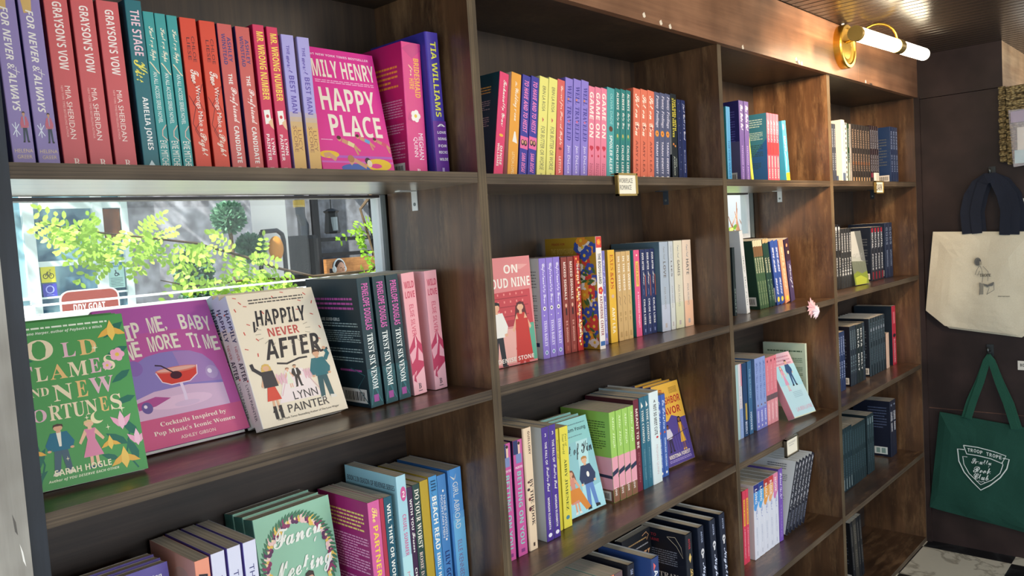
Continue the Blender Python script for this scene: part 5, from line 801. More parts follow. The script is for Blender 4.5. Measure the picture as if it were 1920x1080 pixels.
K('olive', .0148, .216, .147, '#3c5a3c', '#1d3a2c', '#3c5a3c', 'moss green paperback with cream top band', [('R', 0, 1, 0, .09, '#d8c9a8'), ('R', 0, 1, .09, .24, '#7a5a3c'), ('D', 'BUTCHER', .25, .75, .26, .48, '#d9d6b4', 'b'), ('D', 'BRYNNE WEAVER', .3, .7, .6, .95, '#a9b58a', 'p')], bk=[('B', .2, .6, .2, .6, 8, '#34543f', 53), ('C', .55, .93, .82, .95)])
K('dgreen', .0185, .217, .147, '#1f4034', '#1a352c', '#1f4034', 'bottle green paperback with gold flecks', [('R', 0, 1, 0, .06, '#c9a878'), ('D', 'LEATHER', .25, .75, .28, .5, '#d9d6b4', 'b'), ('D', 'LARK', .3, .7, .6, .92, '#8fa58a', 'p')])
K('bluep', .0262, .208, .147, '#33509a', '#27407e', '#33509a', 'royal blue paperback with yellow round badge', [('D', 'LOVE HATE', .3, .75, .1, .5, '#e4e6f4', 'c'), ('D', 'SOMERS', .3, .7, .58, .85, '#e4e6f4', 'c'), ('E', .5, .92, .3, .04, '#e9d24a')], bk=[('R', .88, .98, .72, .95, '#e4e6ea')])
K('peachp', .033, .207, .147, '#e89a74', '#d9835e', '#e89a74', 'peach paperback with yellow round badge', [('D', 'LOVE & OTHER', .3, .7, .1, .8, '#f6d2b4', 'c'), ('E', .5, .93, .28, .04, '#e9d24a')])
K('nightf', .030, .209, .147, '#4a3c60', '#3c3150', '#4a3c60', 'dusky violet paperback with floral top at end of row', [('R', 0, 1, 0, .35, '#3a2430'), ('FL', .4, .1, .006, '#d98a6a'), ('FL', .6, .22, .006, '#e9c0a0'), ('D', 'Swift', .3, .8, .4, .8, '#d5d8ea', 'c')])
g = 'books on the second shelf of the third bay'; zz = -.391
row(zz, g, [('darkslim', 1.118, .09, 0), ('whitelean', 1.178, .082, -6.5)])
row(zz, g, [('olive', 1.2850+.0155*i) for i in range(4)] + [('dgreen', 1.3530), ('dgreen', 1.3730), ('bluep', 1.4060), ('bluep', 1.4340), ('peachp', 1.4680), ('nightf', 1.5130)], .09, -10.5)
K('palet', .0160, .2255, .147, '#a9c8cc', '#c5cfc9', '#a9c8cc', 'pale teal paperback at left of third shelf'); K('whitepk', .0200, .2250, .147, '#ded8de', '#cfd6d6', '#ded8de', 'white paperback with pink and blue flecks', [('R', .6, 1, 0, .3, '#d88fa0'), ('R', 0, 1, .6, 1, '#8fa8d8'), ('D', 'LOVE THEORETICALLY', .3, .6, .3, .9, '#7d86b0', 'p')])
K('dblue', .0270, .2230, .147, '#24446e', '#1f3a5e', '#24446e', 'dark blue paperback with gold foot', [('R', .4, .8, .55, .78, '#b9a050'), ('D', 'BEVERLY', .3, .7, .8, .97, '#dfe4ee', 'b')]); K('blue2', .0245, .2238, .147, '#3d6a94', '#33597e', '#3d6a94', 'dusty blue paperback with barcode on back', [('D', 'THE BROKEN', .3, .7, .1, .5, '#9fc0d8', 'p'), ('D', 'HOOVER', .3, .7, .7, .95, '#dfe4ee', 'b')], bk=[('C', .6, .95, .84, .96)])
K('lilacb', .0238, .2242, .147, '#8ea2d8', '#5878a4', '#8ea2d8', 'periwinkle paperback with mauve lower spine', [('D', 'Better than the movies', .3, .72, .06, .6, '#4a64a8', 'c'), ('R', 0, 1, .7, 1, '#7f83d0'), ('E', .5, .66, .14, .014, '#7a4a34'), ('D', 'PAINTER', .3, .7, .74, .9, '#e6e8f8', 'b'), ('P', [(.4,.93),(.7,.95),(.4,.97)], W1)])
K('pinkb', .0258, .2150, .147, '#df7f8c', '#cf6c7a', '#df7f8c', 'candy pink paperback with grey photo band', [('E', .5, .06, .16, .02, '#8f3a4a'), ('D', 'THE HATING GAME', .36, .64, .12, .5, '#f3c9cc', 'p'), ('R', 0, 1, .56, .64, '#6a5a60'), ('R', 0, 1, .64, 1, '#e59aa2'), ('D', 'SALLY', .36, .66, .68, .95, '#f6d9da', 'c')])
K('aquaf', .026, .214, .1250, '#c98f98', '#c98f98', '#bcdce4', 'icy blue and pink paperback tipped back facing out', fr=[('R', 0, 1, 0, .2, '#e2b8c4'), ('B', .05, .9, .04, .2, 3, '#c98a9c', 54), ('P', [(0,.2),(1,.2),(1,.55),(.0,.5)], '#a9d8e4'), ('MAN', .5, .12, .3, .42, '#2a2024', '#e0b090', '#34527e', '#34527e', '#34527e'), ('WOMAN', .2, .2, .26, .4, '#b5708a', '#e8b8a0', '#d99ab8', '#d99ab8'), ('B', .4, .8, .62, .72, 4, '#9fc0cc', 55), ('T', 'LAUREN LAYNE', .25, .95, .86, .92, '#d99ab0', 'p'), ('S', [(0,.995),(1,.995)], .002, '#e6d48a')])
K('sage', .0118, .2235, .15, '#c5d2bc', '#b7c9b4', '#c5d2bc', 'sage green paperback standing behind the tipped icy blue one', bk=[('B', .1, .92, .1, .15, 1, '#4f6a54', 56), ('B', .45, .92, .22, .3, 3, '#5f7a64', 57), ('B', .5, .92, .36, .5, 6, '#5f7a64', 58), ('B', .5, .92, .56, .66, 4, '#5f7a64', 59)])
g = 'books on the third shelf of the third bay'; zz = -.766
row(zz, g, [('palet', 1.1370), ('whitepk', 1.1545), ('dblue', 1.1800), ('blue2', 1.2150), ('lilacb', 1.2640), ('lilacb', 1.2885), ('lilacb', 1.3130), ('pinkb', 1.3390), ('pinkb', 1.3655), ('pinkb', 1.3920)], .108, .4)
faceout('aquaf', 1.4215, .0560, zz, -9, 26, 'icy blue and pink paperback tipped far back facing out', g)
row(zz, g, [('sage', 1.6080, .09, 0)])
K('redp', .0185, .222, .147, '#d8405c', '#b52f4a', '#d8405c', 'raspberry paperback with yellow panel', [('R', .2, .8, .12, .48, '#e9b43c'), ('D', 'TAKE A HINT', .36, .64, .14, .46, '#b53048', 'b'), ('D', 'A BOYFRIEND PROJECT', .36, .64, .52, .92, '#f6d2da', 'b')])
for i, (a, b_, tt, ds) in enumerate((('#33357e', '#4f9ae0', 'LONG', 'first white paperback fading to blue at the top'), ('#2c4a94', '#5aaae4', 'LONG', 'second white paperback fading to blue at the top'), ('#b8403c', '#e9a04a', 'BLOCK', 'white paperback fading from red to orange at the top'), ('#cf4a4a', '#efb07a', 'BLOCK', 'white paperback fading from rust to peach at the top'), ('#e58aa8', '#d880b8', 'HOOK', 'white paperback fading to rose pink at the top'))):
    K('w%d' % i, .0335, .2270, .147, '#dfe2ee', '#dcdcda', '#dfe2ee', ds, [('R', 0, 1, 0, .1, a), ('P', [(0,.1),(1,.1),(1,.24),(.5,.33),(0,.25)], b_), ('E', .3, .3, .3, .05, b_), ('D', tt, .28, .7, .06, .26, W1, 'b'), ('D', 'Shot', .36, .7, .32, .48, '#9aa6d0', 'c'), ('D', 'KENNEDY FOX', .4, .6, .58, .82, '#a9b2cc', 'p'), ('R', .42, .6, .9, .96, '#c4c8d8')])
K('purpn', .0275, .2320, .15, '#7a58b4', '#5b4a94', '#7a58b4', 'purple paperback with white script next to white backed one', [('D', 'Behind the Net', .3, .8, .06, .42, '#f0ecf8', 'c'), ('D', 'STEPHANIE', .4, .62, .5, .95, '#c0aee0', 'p')])
K('blkfan', .0208, .2380, .15, '#1c2030', '#dadfe0', '#1c2030', 'black spined paperback with pale cover leaning far right', [('D', 'The Monster and the Beast', .3, .72, .03, .66, '#eef0f4', 'c'), ('D', 'RENEE ROSE', .36, .66, .7, .92, '#a9b0c4', 'p')], bk=[('B', .35, .8, .05, .14, 3, '#6a7078', 60), ('B', .3, .85, .2, .3, 4, '#8a9098', 61), ('B', .3, .85, .5, .62, 4, '#8a9098', 62)])
g = 'books on the fourth shelf of the third bay'; zz = -1.139
row(zz, g, [('redp', 1.1190, .097), ('redp', 1.1385, .097), ('w0', 1.1690), ('w1', 1.2030), ('w2', 1.2375), ('w3', 1.2715), ('w4', 1.3055), ('purpn', 1.3400, .0845, 2.5)], .086, 1.8)
row(zz, g, [('blkfan', 1.3850+.0262*i, .088, 27) for i in range(6)])

# ---- far right bay: the dark romances
def dk(k, t, H, c, l, desc, marks, n=1, tc='#aab0b8', hard=False, titles=('SHADOW', 'NIGHT'), st='b'):
    K(k, t, H, .147, c, l, c, desc, [('D', titles[0], .28, .72, .08, .40, tc, st), ('D', titles[1], .32, .68, .5, .80, tc, st)] + list(marks), bk=[('B', .3, .9, .2, .7, 10, '#4a5058', len(k)), ('C', .6, .95, .86, .97)], hard=hard)
g = 'dark books on the top shelf of the far right bay'
dk('c1', .0185, .210, '#3a3f4c', '#30343e', 'charcoal paperback beside the white one, far right top shelf', [])
K('c2', .032, .230, .147, '#e2ddcf', '#d9d3c3', '#e2ddcf', 'thick ivory paperback on the far right top shelf', [('D', 'GILD OF HONOR', .5, .75, .06, .5, '#8a8578', 's'), ('R', .1, .9, .84, .98, '#5a6a84')], bk=[('R', .5, .9, .88, .99, '#4a5a78')])
K('c3', .018, .221, .147, '#dcdad2', '#2a2c2c', '#dcdad2', 'white and black spotted slim paperback on far right top shelf', [('R', .1, .6, .08*i, .08*i+.04, '#22241f') for i in range(12)])
dk('c4', .020, .219, '#25402f', '#1f3628', 'forest green paperback on the far right top shelf', [('R', .3, .7, .66, .98, '#d0d4c8')])
dk('c5', .017, .219, '#a09a94', '#8a847e', 'pale grey paperback on the far right top shelf', [], tc='#5a5650')
dk('c6', .0275, .221, '#332e2c', '#2a2624', 'brown black paperback with copper lettering, far right top shelf', [('E', .5, .66, .3, .03, '#8a5a3c'), ('R', .3, .7, .9, .97, '#c9a880')], tc='#b59a80', titles=('TWISTED', 'KNIGHT'))
dk('c7', .0235, .227, '#27191f', '#20151b', 'wine black paperback with bright thin stripe, far right top shelf', [('R', .88, 1, 0, 1, '#8a7a78'), ('R', .2, .9, .82, .9, '#8c2a44')], titles=('RUTHLESS', 'VOW'))
dk('c8', .0300, .226, '#182c50', '#1a3156', 'midnight blue paperback at the right end of the far top shelf', [], tc='#93a0bc', titles=('KING', 'SLOTH'))
row(-.0015, g, [('c1', 1.884), ('c1', 1.905), ('c2', 1.982), ('c3', 2.018), ('c4', 2.040), ('c5', 2.0615)] + [('c6', 2.0815+.0286*i) for i in range(7)] + [('c7', 2.283+.0245*i) for i in range(4)], .08, .4)
row(-.0015, g, [('c8', 2.432), ('c8', 2.4635), ('c8', 2.495)], .05, .4)
g = 'dark books on the second shelf of the far right bay'; zz = -.3885
K('d0', .026, .232, .147, '#dedbd4', '#dedbd4', '#dedbd4', 'white paperback with dark drips at left of far right second shelf', [('R', .3, 1, .5, .53, '#3a2a2c'), ('R', .5, 1, .72, .75, '#3a2a2c'), ('E', .7, .6, .1, .01, '#3a2a2c')])
dk('d1', .0265, .236, '#191a1e', '#141518', 'jet black paperback with tall white letters, far right second shelf', [('E', .5, .06, .3, .03, '#c9ccd0')], tc='#d9dcdc', titles=('HAUNTING', 'ADELINE'), st='s')
dk('d2', .0240, .220, '#26282b', '#202225', 'charcoal paperback with stacked white text, far right second shelf', [('R', .2, .8, .7, .72, '#cfd2d2'), ('R', .2, .8, .76, .78, '#cfd2d2')], tc='#d2d4d4', titles=('CREDENCE', 'PUNK'))
K('fog', .020, .204, .1040, '#2a302c', '#2a302c', '#a9aca4', 'grey paperback with misty green meadow', fr=[('R', .05, .3, .05, .15, '#d2d2cc'), ('P', [(0,0),(1,0),(1,.45),(.5,.5),(0,.45)], '#b9bab4'), ('P', [(.55,0),(1,0),(1,.6),(.7,.55)], '#6a6e6c'), ('T', 'LIGHTS OUT', .15, .85, .42, .5, '#8f9290', 'p'), ('P', [(0,.55),(1,.58),(1,.8),(0,.8)], '#6d7464'), ('P', [(0,.8),(.3,.74),(.6,.8),(1,.76),(1,1),(0,1)], '#7a8a32'), ('P', [(.1,.86),(.5,.83),(.9,.9),(.8,1),(.1,1)], '#a5b03c')] + [('S', [(.04+.1*i,.78),(.05+.1*i,.56+.03*(i % 3))], .0016, '#4a5044') for i in range(10)])
dk('d3', .0350, .214, '#1f2430', '#19202e', 'black and red paperback with white capitals, far right second shelf', [('R', .25, .75, .02, .1, '#b0283c'), ('R', .3, .7, .84, .98, '#8a2434')], tc='#dcdee2', titles=('BRUTAL', 'PRINCE'))
dk('d4', .0440, .226, '#1d2a44', '#182338', 'thick ink blue paperback at right end of far second shelf', [], tc='#7f8ca4', titles=('GODS', 'MONSTERS'))
row(zz, g, [('d0', 1.866), ('d1', 1.8945), ('d1', 1.9225), ('d2', 1.952), ('d2', 1.978), ('d2', 2.004), ('d2', 2.030)], .085, .5)
faceout('fog', 2.0580, .0750, zz, -8.6, 8, 'grey paperback with misty green meadow facing out among black books', g)
row(zz, g, [('d3', 2.2860), ('d3', 2.3225), ('d3', 2.3590), ('d3', 2.3955), ('d4', 2.4420, .085), ('d4', 2.4880, .085)], .09, .4)
g = 'dark books on the third shelf of the far right bay'; zz = -.764
dk('e1', .0205, .2185, '#23345a', '#1d2b4a', 'slim dark blue paperback with pale lettering, far right third shelf', [], tc='#a9b8dc', titles=('CORRUPT', 'DEVIL'))
dk('e2', .0200, .2265, '#24303c', '#141420', 'slate black paperback with faint lettering, far right third shelf', [], tc='#7f949c', titles=('HIDEAWAY', 'KILL'))
dk('e3', .0310, .2245, '#1d2a2e', '#182226', 'black green paperback with bold white letters, far right third shelf', [], tc='#e2e4e2', titles=('DELTA', 'MELT'))
dk('e4', .0290, .2295, '#1f2f38', '#161c26', 'dark teal hardcover with small crest, far right third shelf', [('E', .5, .2, .25, .03, '#8a94a0')], tc='#5f7480', hard=True, titles=('FOURTH', 'WING'))
K('e5', .036, .147, .12, '#d9b9a4', '#22262c', '#d9b9a4', 'small blush paperback between dark hardcovers and red one'); K('e6', .045, .250, .155, '#b8283f', '#1a2530', '#b8283f', 'tall red paperback at right end of far third shelf', [('R', .3, .75, .1, .3, '#d9707c'), ('E', .5, .5, .4, .03, '#1a1a24'), ('D', 'BLOODGUARD', .3, .7, .56, .96, '#e6a9b0', 'b')])
row(zz, g, [('e1', 1.8750+.0216*i) for i in range(4)] + [('e2', 2.0150), ('e2', 2.0365), ('e2', 2.0580), ('e3', 2.0860), ('e3', 2.1190), ('e2', 2.1530)] + [('e4', 2.2330+.0302*i) for i in range(6)] + [('e5', 2.4230), ('e6', 2.5080, .088, 0)], .088, .4)
g = 'dark books on the fourth shelf of the far right bay'; zz = -1.141
dk('f1', .0245, .237, '#1c3038', '#18282f', 'black teal paperback with pale foot marks, far right fourth shelf', [('R', .4, .6, .8, .97, '#9aa8a8')], tc='#4f6870')
dk('f2', .0230, .2275, '#1f3238', '#1a2a30', 'dark sea green paperback, far right fourth shelf', [], tc='#46606a')
dk('f3', .0240, .233, '#22343a', '#1b2a30', 'dark grey green paperback with pale top label, far right fourth shelf', [('R', .25, .75, .05, .16, '#6f8288')], tc='#4a626c')
K('f4', .0350, .2355, .15, '#1b2336', '#161c2e', '#1b2336', 'tall ink black paperback with white two line title', [('E', .5, .08, .2, .02, '#8a94a8'), ('D', 'THE NEVER', .55, .8, .2, .36, '#eceef2', 'b'), ('D', 'KING', .2, .45, .2, .36, '#eceef2', 'b'), ('D', 'NIKKI', .3, .7, .4, .55, '#eceef2', 'b')], bk=[('B', .4, .9, .1, .5, 8, '#4a5570', 63), ('R', .55, .9, .83, .96, '#d5dcd8'), ('R', .6, .7, .85, .94, '#7f9a94'), ('R', .74, .85, .85, .94, '#7f9a94')])
row(zz, g, [('f1', 1.8950+.0255*i) for i in range(4)] + [('f2', 1.9985), ('f2', 2.0225)] + [('f2', 2.0465+.0238*i) for i in range(4)] + [('f3', 2.1620+.0248*i) for i in range(3)], .087, .6)
row(zz, g, [('f4', 2.4390), ('f4', 2.4760)], .086, -.4)
g = 'dark books on the bottom shelf of the far right bay'
dk('g1', .0215, .243, '#1d2026', '#16181c', 'black paperback leaning left on the bottom shelf of the far bay', [], tc='#6a6660'); dk('g2', .0350, .242, '#3a3834', '#2c2a28', 'thick umber paperback leaning left on the far bottom shelf', [], tc='#7a7468')
row(-1.5115, g, [('g1', 1.9700, .087, -6), ('g2', 1.9960, .087, -6), ('g1', 2.0350, .087, -6), ('g1', 2.0620, .087, -6)])

# ---------------------------------------------------------------- wall lamp
BRS = ink('#d2ab48', .3, 1.0); DBR = ink('#6f6236', .35, .7)
lx, lz = 1.752, .4385
lamp = empty('wall_lamp', (lx, -.012, lz)); tag(lamp, 'brass wall lamp with two glowing glass tubes on the wooden fascia', 'lamp'); lo = (lx, -.012, lz)
w = MB(); w.smooth = False; w.lathe([(.071, 0), (.0715, .022), (.069, .026), (.060, .026), (.056, .022), (.040, .019), (0.001, .019)], lo, (0, -1, 0), BRS, 48); kid(w, 'base', lamp, lo)
ty, tz0, tz1, tx0, tx1 = -.162, .4115, .4345, 1.452, 2.157
def tp(s): return (tx0+(tx1-tx0)*s, ty, tz0+(tz1-tz0)*s)
em, t, b = nodes('glowing_tube_glass'); b.inputs['Base Color'].default_value = (1, .95, .85, 1); b.inputs['Emission Color'].default_value = (1, .86, .60, 1); b.inputs['Emission Strength'].default_value = 13.0
n = t.nodes.new('ShaderNodeTexNoise'); n.inputs['Scale'].default_value = 3; mr = t.nodes.new('ShaderNodeMapRange'); mr.inputs['To Min'].default_value = 12.6; mr.inputs['To Max'].default_value = 13.4; t.links.new(n.outputs['Fac'], mr.inputs['Value']); t.links.new(mr.outputs[0], b.inputs['Emission Strength'])
R0 = .0215
for s0, s1 in ((.02, .515), (.585, .985)):
    w = MB(); w.smooth = True; w.tube([tp(s0), tp(s0+.01), tp(s1-.02), tp(s1-.006), tp(s1)], [R0, R0, R0, R0*.86, R0*.45] if s1 > .9 else R0, em, 20); kid(w, 'glass_tube', lamp, lo)
w = MB(); w.tube([tp(.515), tp(.585)], .0235, DBR, 20); kid(w, 'collar', lamp, lo)
w = MB(); w.tube([tp(-.006), tp(.02)], .0225, DBR, 20); kid(w, 'end_cap', lamp, lo)
q = tp(.55); ax = 1.80
w = MB(); w.smooth = True; w.tube([(lx, -.028, .452), (1.77, -.060, .460)] + [(ax+(q[0]-ax)*(k/10), -.060-.102*(.5-.5*math.cos(math.pi*k/10)), .468+.046*math.sin(math.pi*k/10)-.018*(k/10)) for k in range(11)] + [(q[0], ty, q[2]+.02)], .0042, BRS, 10)
w.tube([(lx-.01, -.03, .452), (lx-.05, -.09, .448), (1.62, ty+.015, .43)], .0035, BRS, 8); kid(w, 'arm', lamp, lo)
w = MB(); w.ball((lx-.006, -.022, lz+.0745), .006, MET, 8, 6); kid(w, 'screw', lamp, lo)

# ---------------------------------------------------------------- shelf signs and the paper star
def sign(x0, x1, z0, z1, y, label, lines, colr='#b59a5a', tilt=0):
    o_ = ((x0+x1)/2, y, z1); e = empty('shelf_sign', o_, (0, 0, 0)); tag(e, label, 'sign', 'framed signs clipped to the shelf edges'); M_ = ink(colr, .3, .8); f_ = .0042
    w = MB()
    w.box(x0, y-.008, z0, x0+f_, y, z1, M_); w.box(x1-f_, y-.008, z0, x1, y, z1, M_); w.box(x0, y-.008, z0, x1, y, z0+f_, M_); w.box(x0, y-.008, z1-f_, x1, y, z1, M_); w.box(x0+.02, y-.004, z1-.001, x1-.02, .02 if z1 > 0 else -.0002, z1+.0008, M_); kid(w, 'frame', e, o_)
    w = MB(); w.box(x0+f_, y-.005, z0+f_, x1-f_, y-.002, z1-f_, ink('#ece6d4')); cv = Canvas(w, (x0+f_, y-.005, z1-f_), (x1-x0-2*f_, 0, 0), (0, 0, z0-z1+2*f_), (0, -1, 0)); cv.draw(lines); kid(w, 'card', e, o_)
sign(.4130, .4900, -.0455, .0035, -.004, 'brass framed WORKPLACE ROMANCE card hanging from the second bay top shelf', [('T', 'WORKPLACE', .06, .82, .16, .42, '#3a362f', 'p'), ('T', 'ROMANCE', .1, .74, .52, .78, '#3a362f', 'p')])
sign(2.055, 2.140, -.0480, -.0015, -.004, 'brass framed DARK card hanging from the far right top shelf', [('T', 'DARK', .08, .92, .18, .82, '#24221e', 'b')])
sign(1.2000, 1.2860, -.8180, -.7640, -.004, 'silver framed card with faint writing on the third bay shelf', [('T', 'SPORTS ROMANCE', .2, .85, .2, .32, '#9a9a98', 'p'), ('B', .25, .7, .38, .48, 1, '#b5b5b2', 70)], '#8a8270')
cc = MB(); cc.box(2.092, .004, .0005, 2.140, .007, .030, ink('#d9d6cc')); cv = Canvas(cc, (2.092, .004, .030), (.048, 0, 0), (0, 0, -.03), (0, -1, 0)); cv.R(.35, .95, .1, .9, '#b9b6ac')
tag(cc.build('card_stand'), 'small plain white card standing above the DARK sign', 'card')
se = empty('paper_star', (1.445, -.004, -.40)); tag(se, 'pink folded paper star stuck on the third bay shelf edge', 'star'); o_ = (1.445, -.004, -.40); rs = random.Random(4)
for nm, cx, cz, R_, m_, y0 in (('star', 1.4380, -.4000, .030, '#e8b4b8', -.005), ('star', 1.4520, -.4135, .022, '#f0d8e2', -.013)):
    w = MB(); pts = []
    for i in range(22):
        a = math.pi*2*i/22; r_ = (R_ if i % 2 == 0 else R_*.58)*rs.uniform(.85, 1.15); pts.append((cx+r_*math.cos(a)*1.25, cz+r_*math.sin(a)))
    for i in range(22):
        a, b = pts[i], pts[(i+1) % 22]; w.poly([(cx, y0-.012, cz), (a[0], y0, a[1]), (b[0], y0, b[1])], ink(m_)); w.poly([(cx, y0+.004, cz), (b[0], y0, b[1]), (a[0], y0, a[1])], ink(m_))
    kid(w, nm, se, o_)

# ---------------------------------------------------------------- right wall: bags, hooks, price tags, seagrass panels
def cloth(name, a, b_):
    m, t, b = nodes(name); tc = t.nodes.new('ShaderNodeTexCoord'); n = t.nodes.new('ShaderNodeTexNoise'); n.inputs['Scale'].default_value = 260; n.inputs['Detail'].default_value = 2; t.links.new(tc.outputs['Object'], n.inputs['Vector'])
    r = t.nodes.new('ShaderNodeValToRGB'); r.color_ramp.elements[0].color = lin(a); r.color_ramp.elements[1].color = lin(b_); t.links.new(n.outputs['Fac'], r.inputs[0]); t.links.new(r.outputs[0], b.inputs['Base Color']); b.inputs['Roughness'].default_value = .9
    n2 = t.nodes.new('ShaderNodeTexNoise'); n2.inputs['Scale'].default_value = 9; t.links.new(tc.outputs['Object'], n2.inputs['Vector']); bp = t.nodes.new('ShaderNodeBump'); bp.inputs['Strength'].default_value = .5; bp.inputs['Distance'].default_value = .02; t.links.new(n2.outputs['Fac'], bp.inputs['Height']); t.links.new(bp.outputs[0], b.inputs['Normal']); return m
CREAM = cloth('cream_canvas', '#cdc4ac', '#dfd7c1'); NAVY = cloth('navy_webbing', '#0c1220', '#171f32'); GREEN = cloth('green_canvas', '#0c3c31', '#154d3e'); GRN2 = cloth('green_webbing', '#124536', '#1b5744')
XW = 2.600
def sheet(outline, xf, thick, m, bulge=.006, n=22, seed=1):
    """closed cloth bag body: outline in (y, z), front face at x = xf, gently puffed"""
    w = MB(); w.smooth = False; rnd = random.Random(seed)
    ys = [p[0] for p in outline]; zs = [p[1] for p in outline]; cy = sum(ys)/len(ys); cz = sum(zs)/len(zs)
    ring_ = []
    for i in range(len(outline)):
        a, b = outline[i], outline[(i+1) % len(outline)]; k = 8
        for j in range(k): ring_.append((a[0]+(b[0]-a[0])*j/k, a[1]+(b[1]-a[1])*j/k))
    L = len(ring_); base = len(w.v); mi = w.mi(m); lev = 7
    def fold(y, z): return .0022*math.sin(y*34+z*9+seed)+.0018*math.sin(z*27-y*13+seed*2)
    for side, sg_ in ((0, -1), (1, 1)):
        for l in range(lev):
            f_ = 1-l/lev
            for (y, z) in ring_:
                yy, z2 = cy+(y-cy)*f_, cz+(z-cz)*f_; pf = (1-f_**4)*bulge
                x = xf-(pf+(fold(yy, z2) if f_ < .99 else 0)) if side == 0 else xf+thick
                w.v.append((x, yy, z2))
        w.v.append((xf-bulge if side == 0 else xf+thick, cy, cz))
    S_ = L*lev+1
    for side in (0, 1):
        o0 = base+side*S_
        for l in range(lev-1):
            for j in range(L):
                q_ = (o0+l*L+j, o0+l*L+(j+1) % L, o0+(l+1)*L+(j+1) % L, o0+(l+1)*L+j); w.f.append(q_ if side == 0 else q_[::-1]); w.m.append(mi)
        for j in range(L):
            q_ = (o0+(lev-1)*L+j, o0+(lev-1)*L+(j+1) % L, o0+lev*L); w.f.append(q_ if side == 0 else q_[::-1]); w.m.append(mi)
    for j in range(L): w.f.append((base+j, base+S_+j, base+S_+(j+1) % L, base+(j+1) % L)); w.m.append(mi)
    return w
def strap(pts, wd, th, m):
    """flat band along (x, y, z) points lying against the wall"""
    w = MB(); mi = w.mi(m); P_ = [Vector(p) for p in pts]
    for i, p in enumerate(P_):
        d = (P_[min(i+1, len(P_)-1)]-P_[max(0, i-1)]); s = Vector((0, -d.z, d.y)).normalized()*wd/2
        for k in (-1, 1):
            for x in (0, th): w.v.append((p.x+x, p.y+s.y*k, p.z+s.z*k))
    for i in range(len(P_)-1):
        a, b = 4*i, 4*i+4
        for q_ in ((a, a+2, b+2, b), (a+1, b+1, b+3, a+3), (a, b, b+1, a+1), (a+2, a+3, b+3, b+2)): w.f.append(q_); w.m.append(mi)
    w.f.append((0, 1, 3, 2)); w.m.append(mi); e = 4*(len(P_)-1); w.f.append((e, e+2, e+3, e+1)); w.m.append(mi); return w
def hook(y, z, label):
    o_ = (XW, y, z); e = empty('wall_hook', o_); tag(e, label, 'hook'); M_ = ink('#4a4f50', .35, .8)
    w = MB(); w.box(XW-.003, y-.012, z-.02, XW, y+.012, z+.028, M_); kid(w, 'plate', e, o_)
    w = MB(); w.smooth = True; w.tube([(XW-.003, y, z), (XW-.03, y, z-.004), (XW-.046, y, z+.004), (XW-.05, y, z+.02)], .005, M_, 8); kid(w, 'prong', e, o_)
hook(-.2735, .006, 'dark metal hook above the cream tote bags'); hook(-.2525, -.70, 'dark metal hook above the green tote bag')
def tote(dz, dy, xf, label, printed):
    o_ = (xf, -.22, -.42); e = empty('tote_bag', o_); tag(e, label, 'tote bag', 'cream canvas totes on one hook')
    out = [(-.064+dy, -.2105+dz), (-.405+dy, -.226+dz), (-.428+dy, -.555+dz), (-.352+dy, -.626+dz), (-.098+dy, -.5975+dz), (-.028+dy, -.535+dz)]
    w = sheet(out, xf, .006, CREAM, .009, seed=3 if printed else 5)
    if printed:
        cv = Canvas(w, (xf-.0135, -.2171, -.3228), (0, -.075, 0), (0, 0, -.146), (-1, 0, 0)); GR = '#6a6a66'; LG = '#a29a86'
        cv.E(.12, .09, .16, .11, GR); cv.P([(.02,.1),(.1,.02),(.26,.04),(.28,.14),(.16,.2),(.04,.18)], '#5a5a58'); cv.P([(.2,.08),(.3,.1),(.3,.17),(.2,.19)], LG)
        cv.S([(.2,.2),(.08,.3),(-.02,.44),(.1,.46),(.2,.34)], .0016, GR); cv.S([(.22,.2),(.3,.32),(.34,.5),(.3,.66)], .0014, GR); cv.S([(.36,.22),(.58,.36),(.62,.5)], .0014, GR); cv.S([(.58,.5),(.56,.62)], .0014, GR)
        cv.T('TROPE', .2, .72, .42, .5, '#2c2b28', 's'); cv.P([(.3,.68),(.55,.72),(.84,.64),(.8,.74),(.52,.78)], GR); cv.P([(.2,.66),(.36,.7),(.34,.98),(.18,.98)], '#8c887c'); cv.S([(.18,.66),(.2,.82),(.16,1.0)], .0018, GR); cv.S([(.36,.72),(.62,.8),(.5,.99)], .0016, GR); cv.S([(.84,.66),(.84,.86),(.5,.98)], .0016, GR)
        cv = Canvas(w, (xf-.0132, -.293, -.471), (0, -.04, 0), (0, 0, -.008), (-1, 0, 0)); cv.T('TROOP TROPE BOOKS', 0, 1, .1, .6, '#3c3a34', 'b')
    kid(w, 'body', e, o_)
    pk = (xf-.006, -.274+dy*.3, .001)
    for k, off in enumerate((0, .026)):
        yl, yr = -.190-off*1.35+dy, -.350+off*1.2+dy; x = xf-.006-.003*k
        pts = [(x, yl, -.225+dz), (x, yl+.006, -.14), (x, yl-.008, -.075), (x-.002, yl-.036+off*.5, -.03), (x-.006, -.262, -.008-off*.25), (x-.006, -.285, -.008-off*.25), (x-.002, yr+.038-off*.5, -.03), (x, yr+.006, -.08), (x, yr-.006, -.14), (x, yr, -.235+dz)]
        kid(strap(pts, .036, .0022, NAVY), 'handle', e, o_)
tote(-.012, -.012, XW-.016, 'cream canvas tote hanging behind the printed one, only its edge showing', False)
tote(0, 0, XW-.036, 'cream canvas tote printed with a reading figure, navy handles, on hook', True)
o_ = (XW-.02, -.22, -1.2); e = empty('tote_bag', o_); tag(e, 'dark green canvas tote bag with white shield emblem near the floor', 'tote bag')
out = [(-.0655, -.962), (-.41, -.998), (-.41, -1.425), (-.335, -1.412), (-.050, -1.382), (-.0165, -1.3763)]
w = sheet(out, XW-.02, .010, GREEN, .010, seed=8); xf = XW-.0345
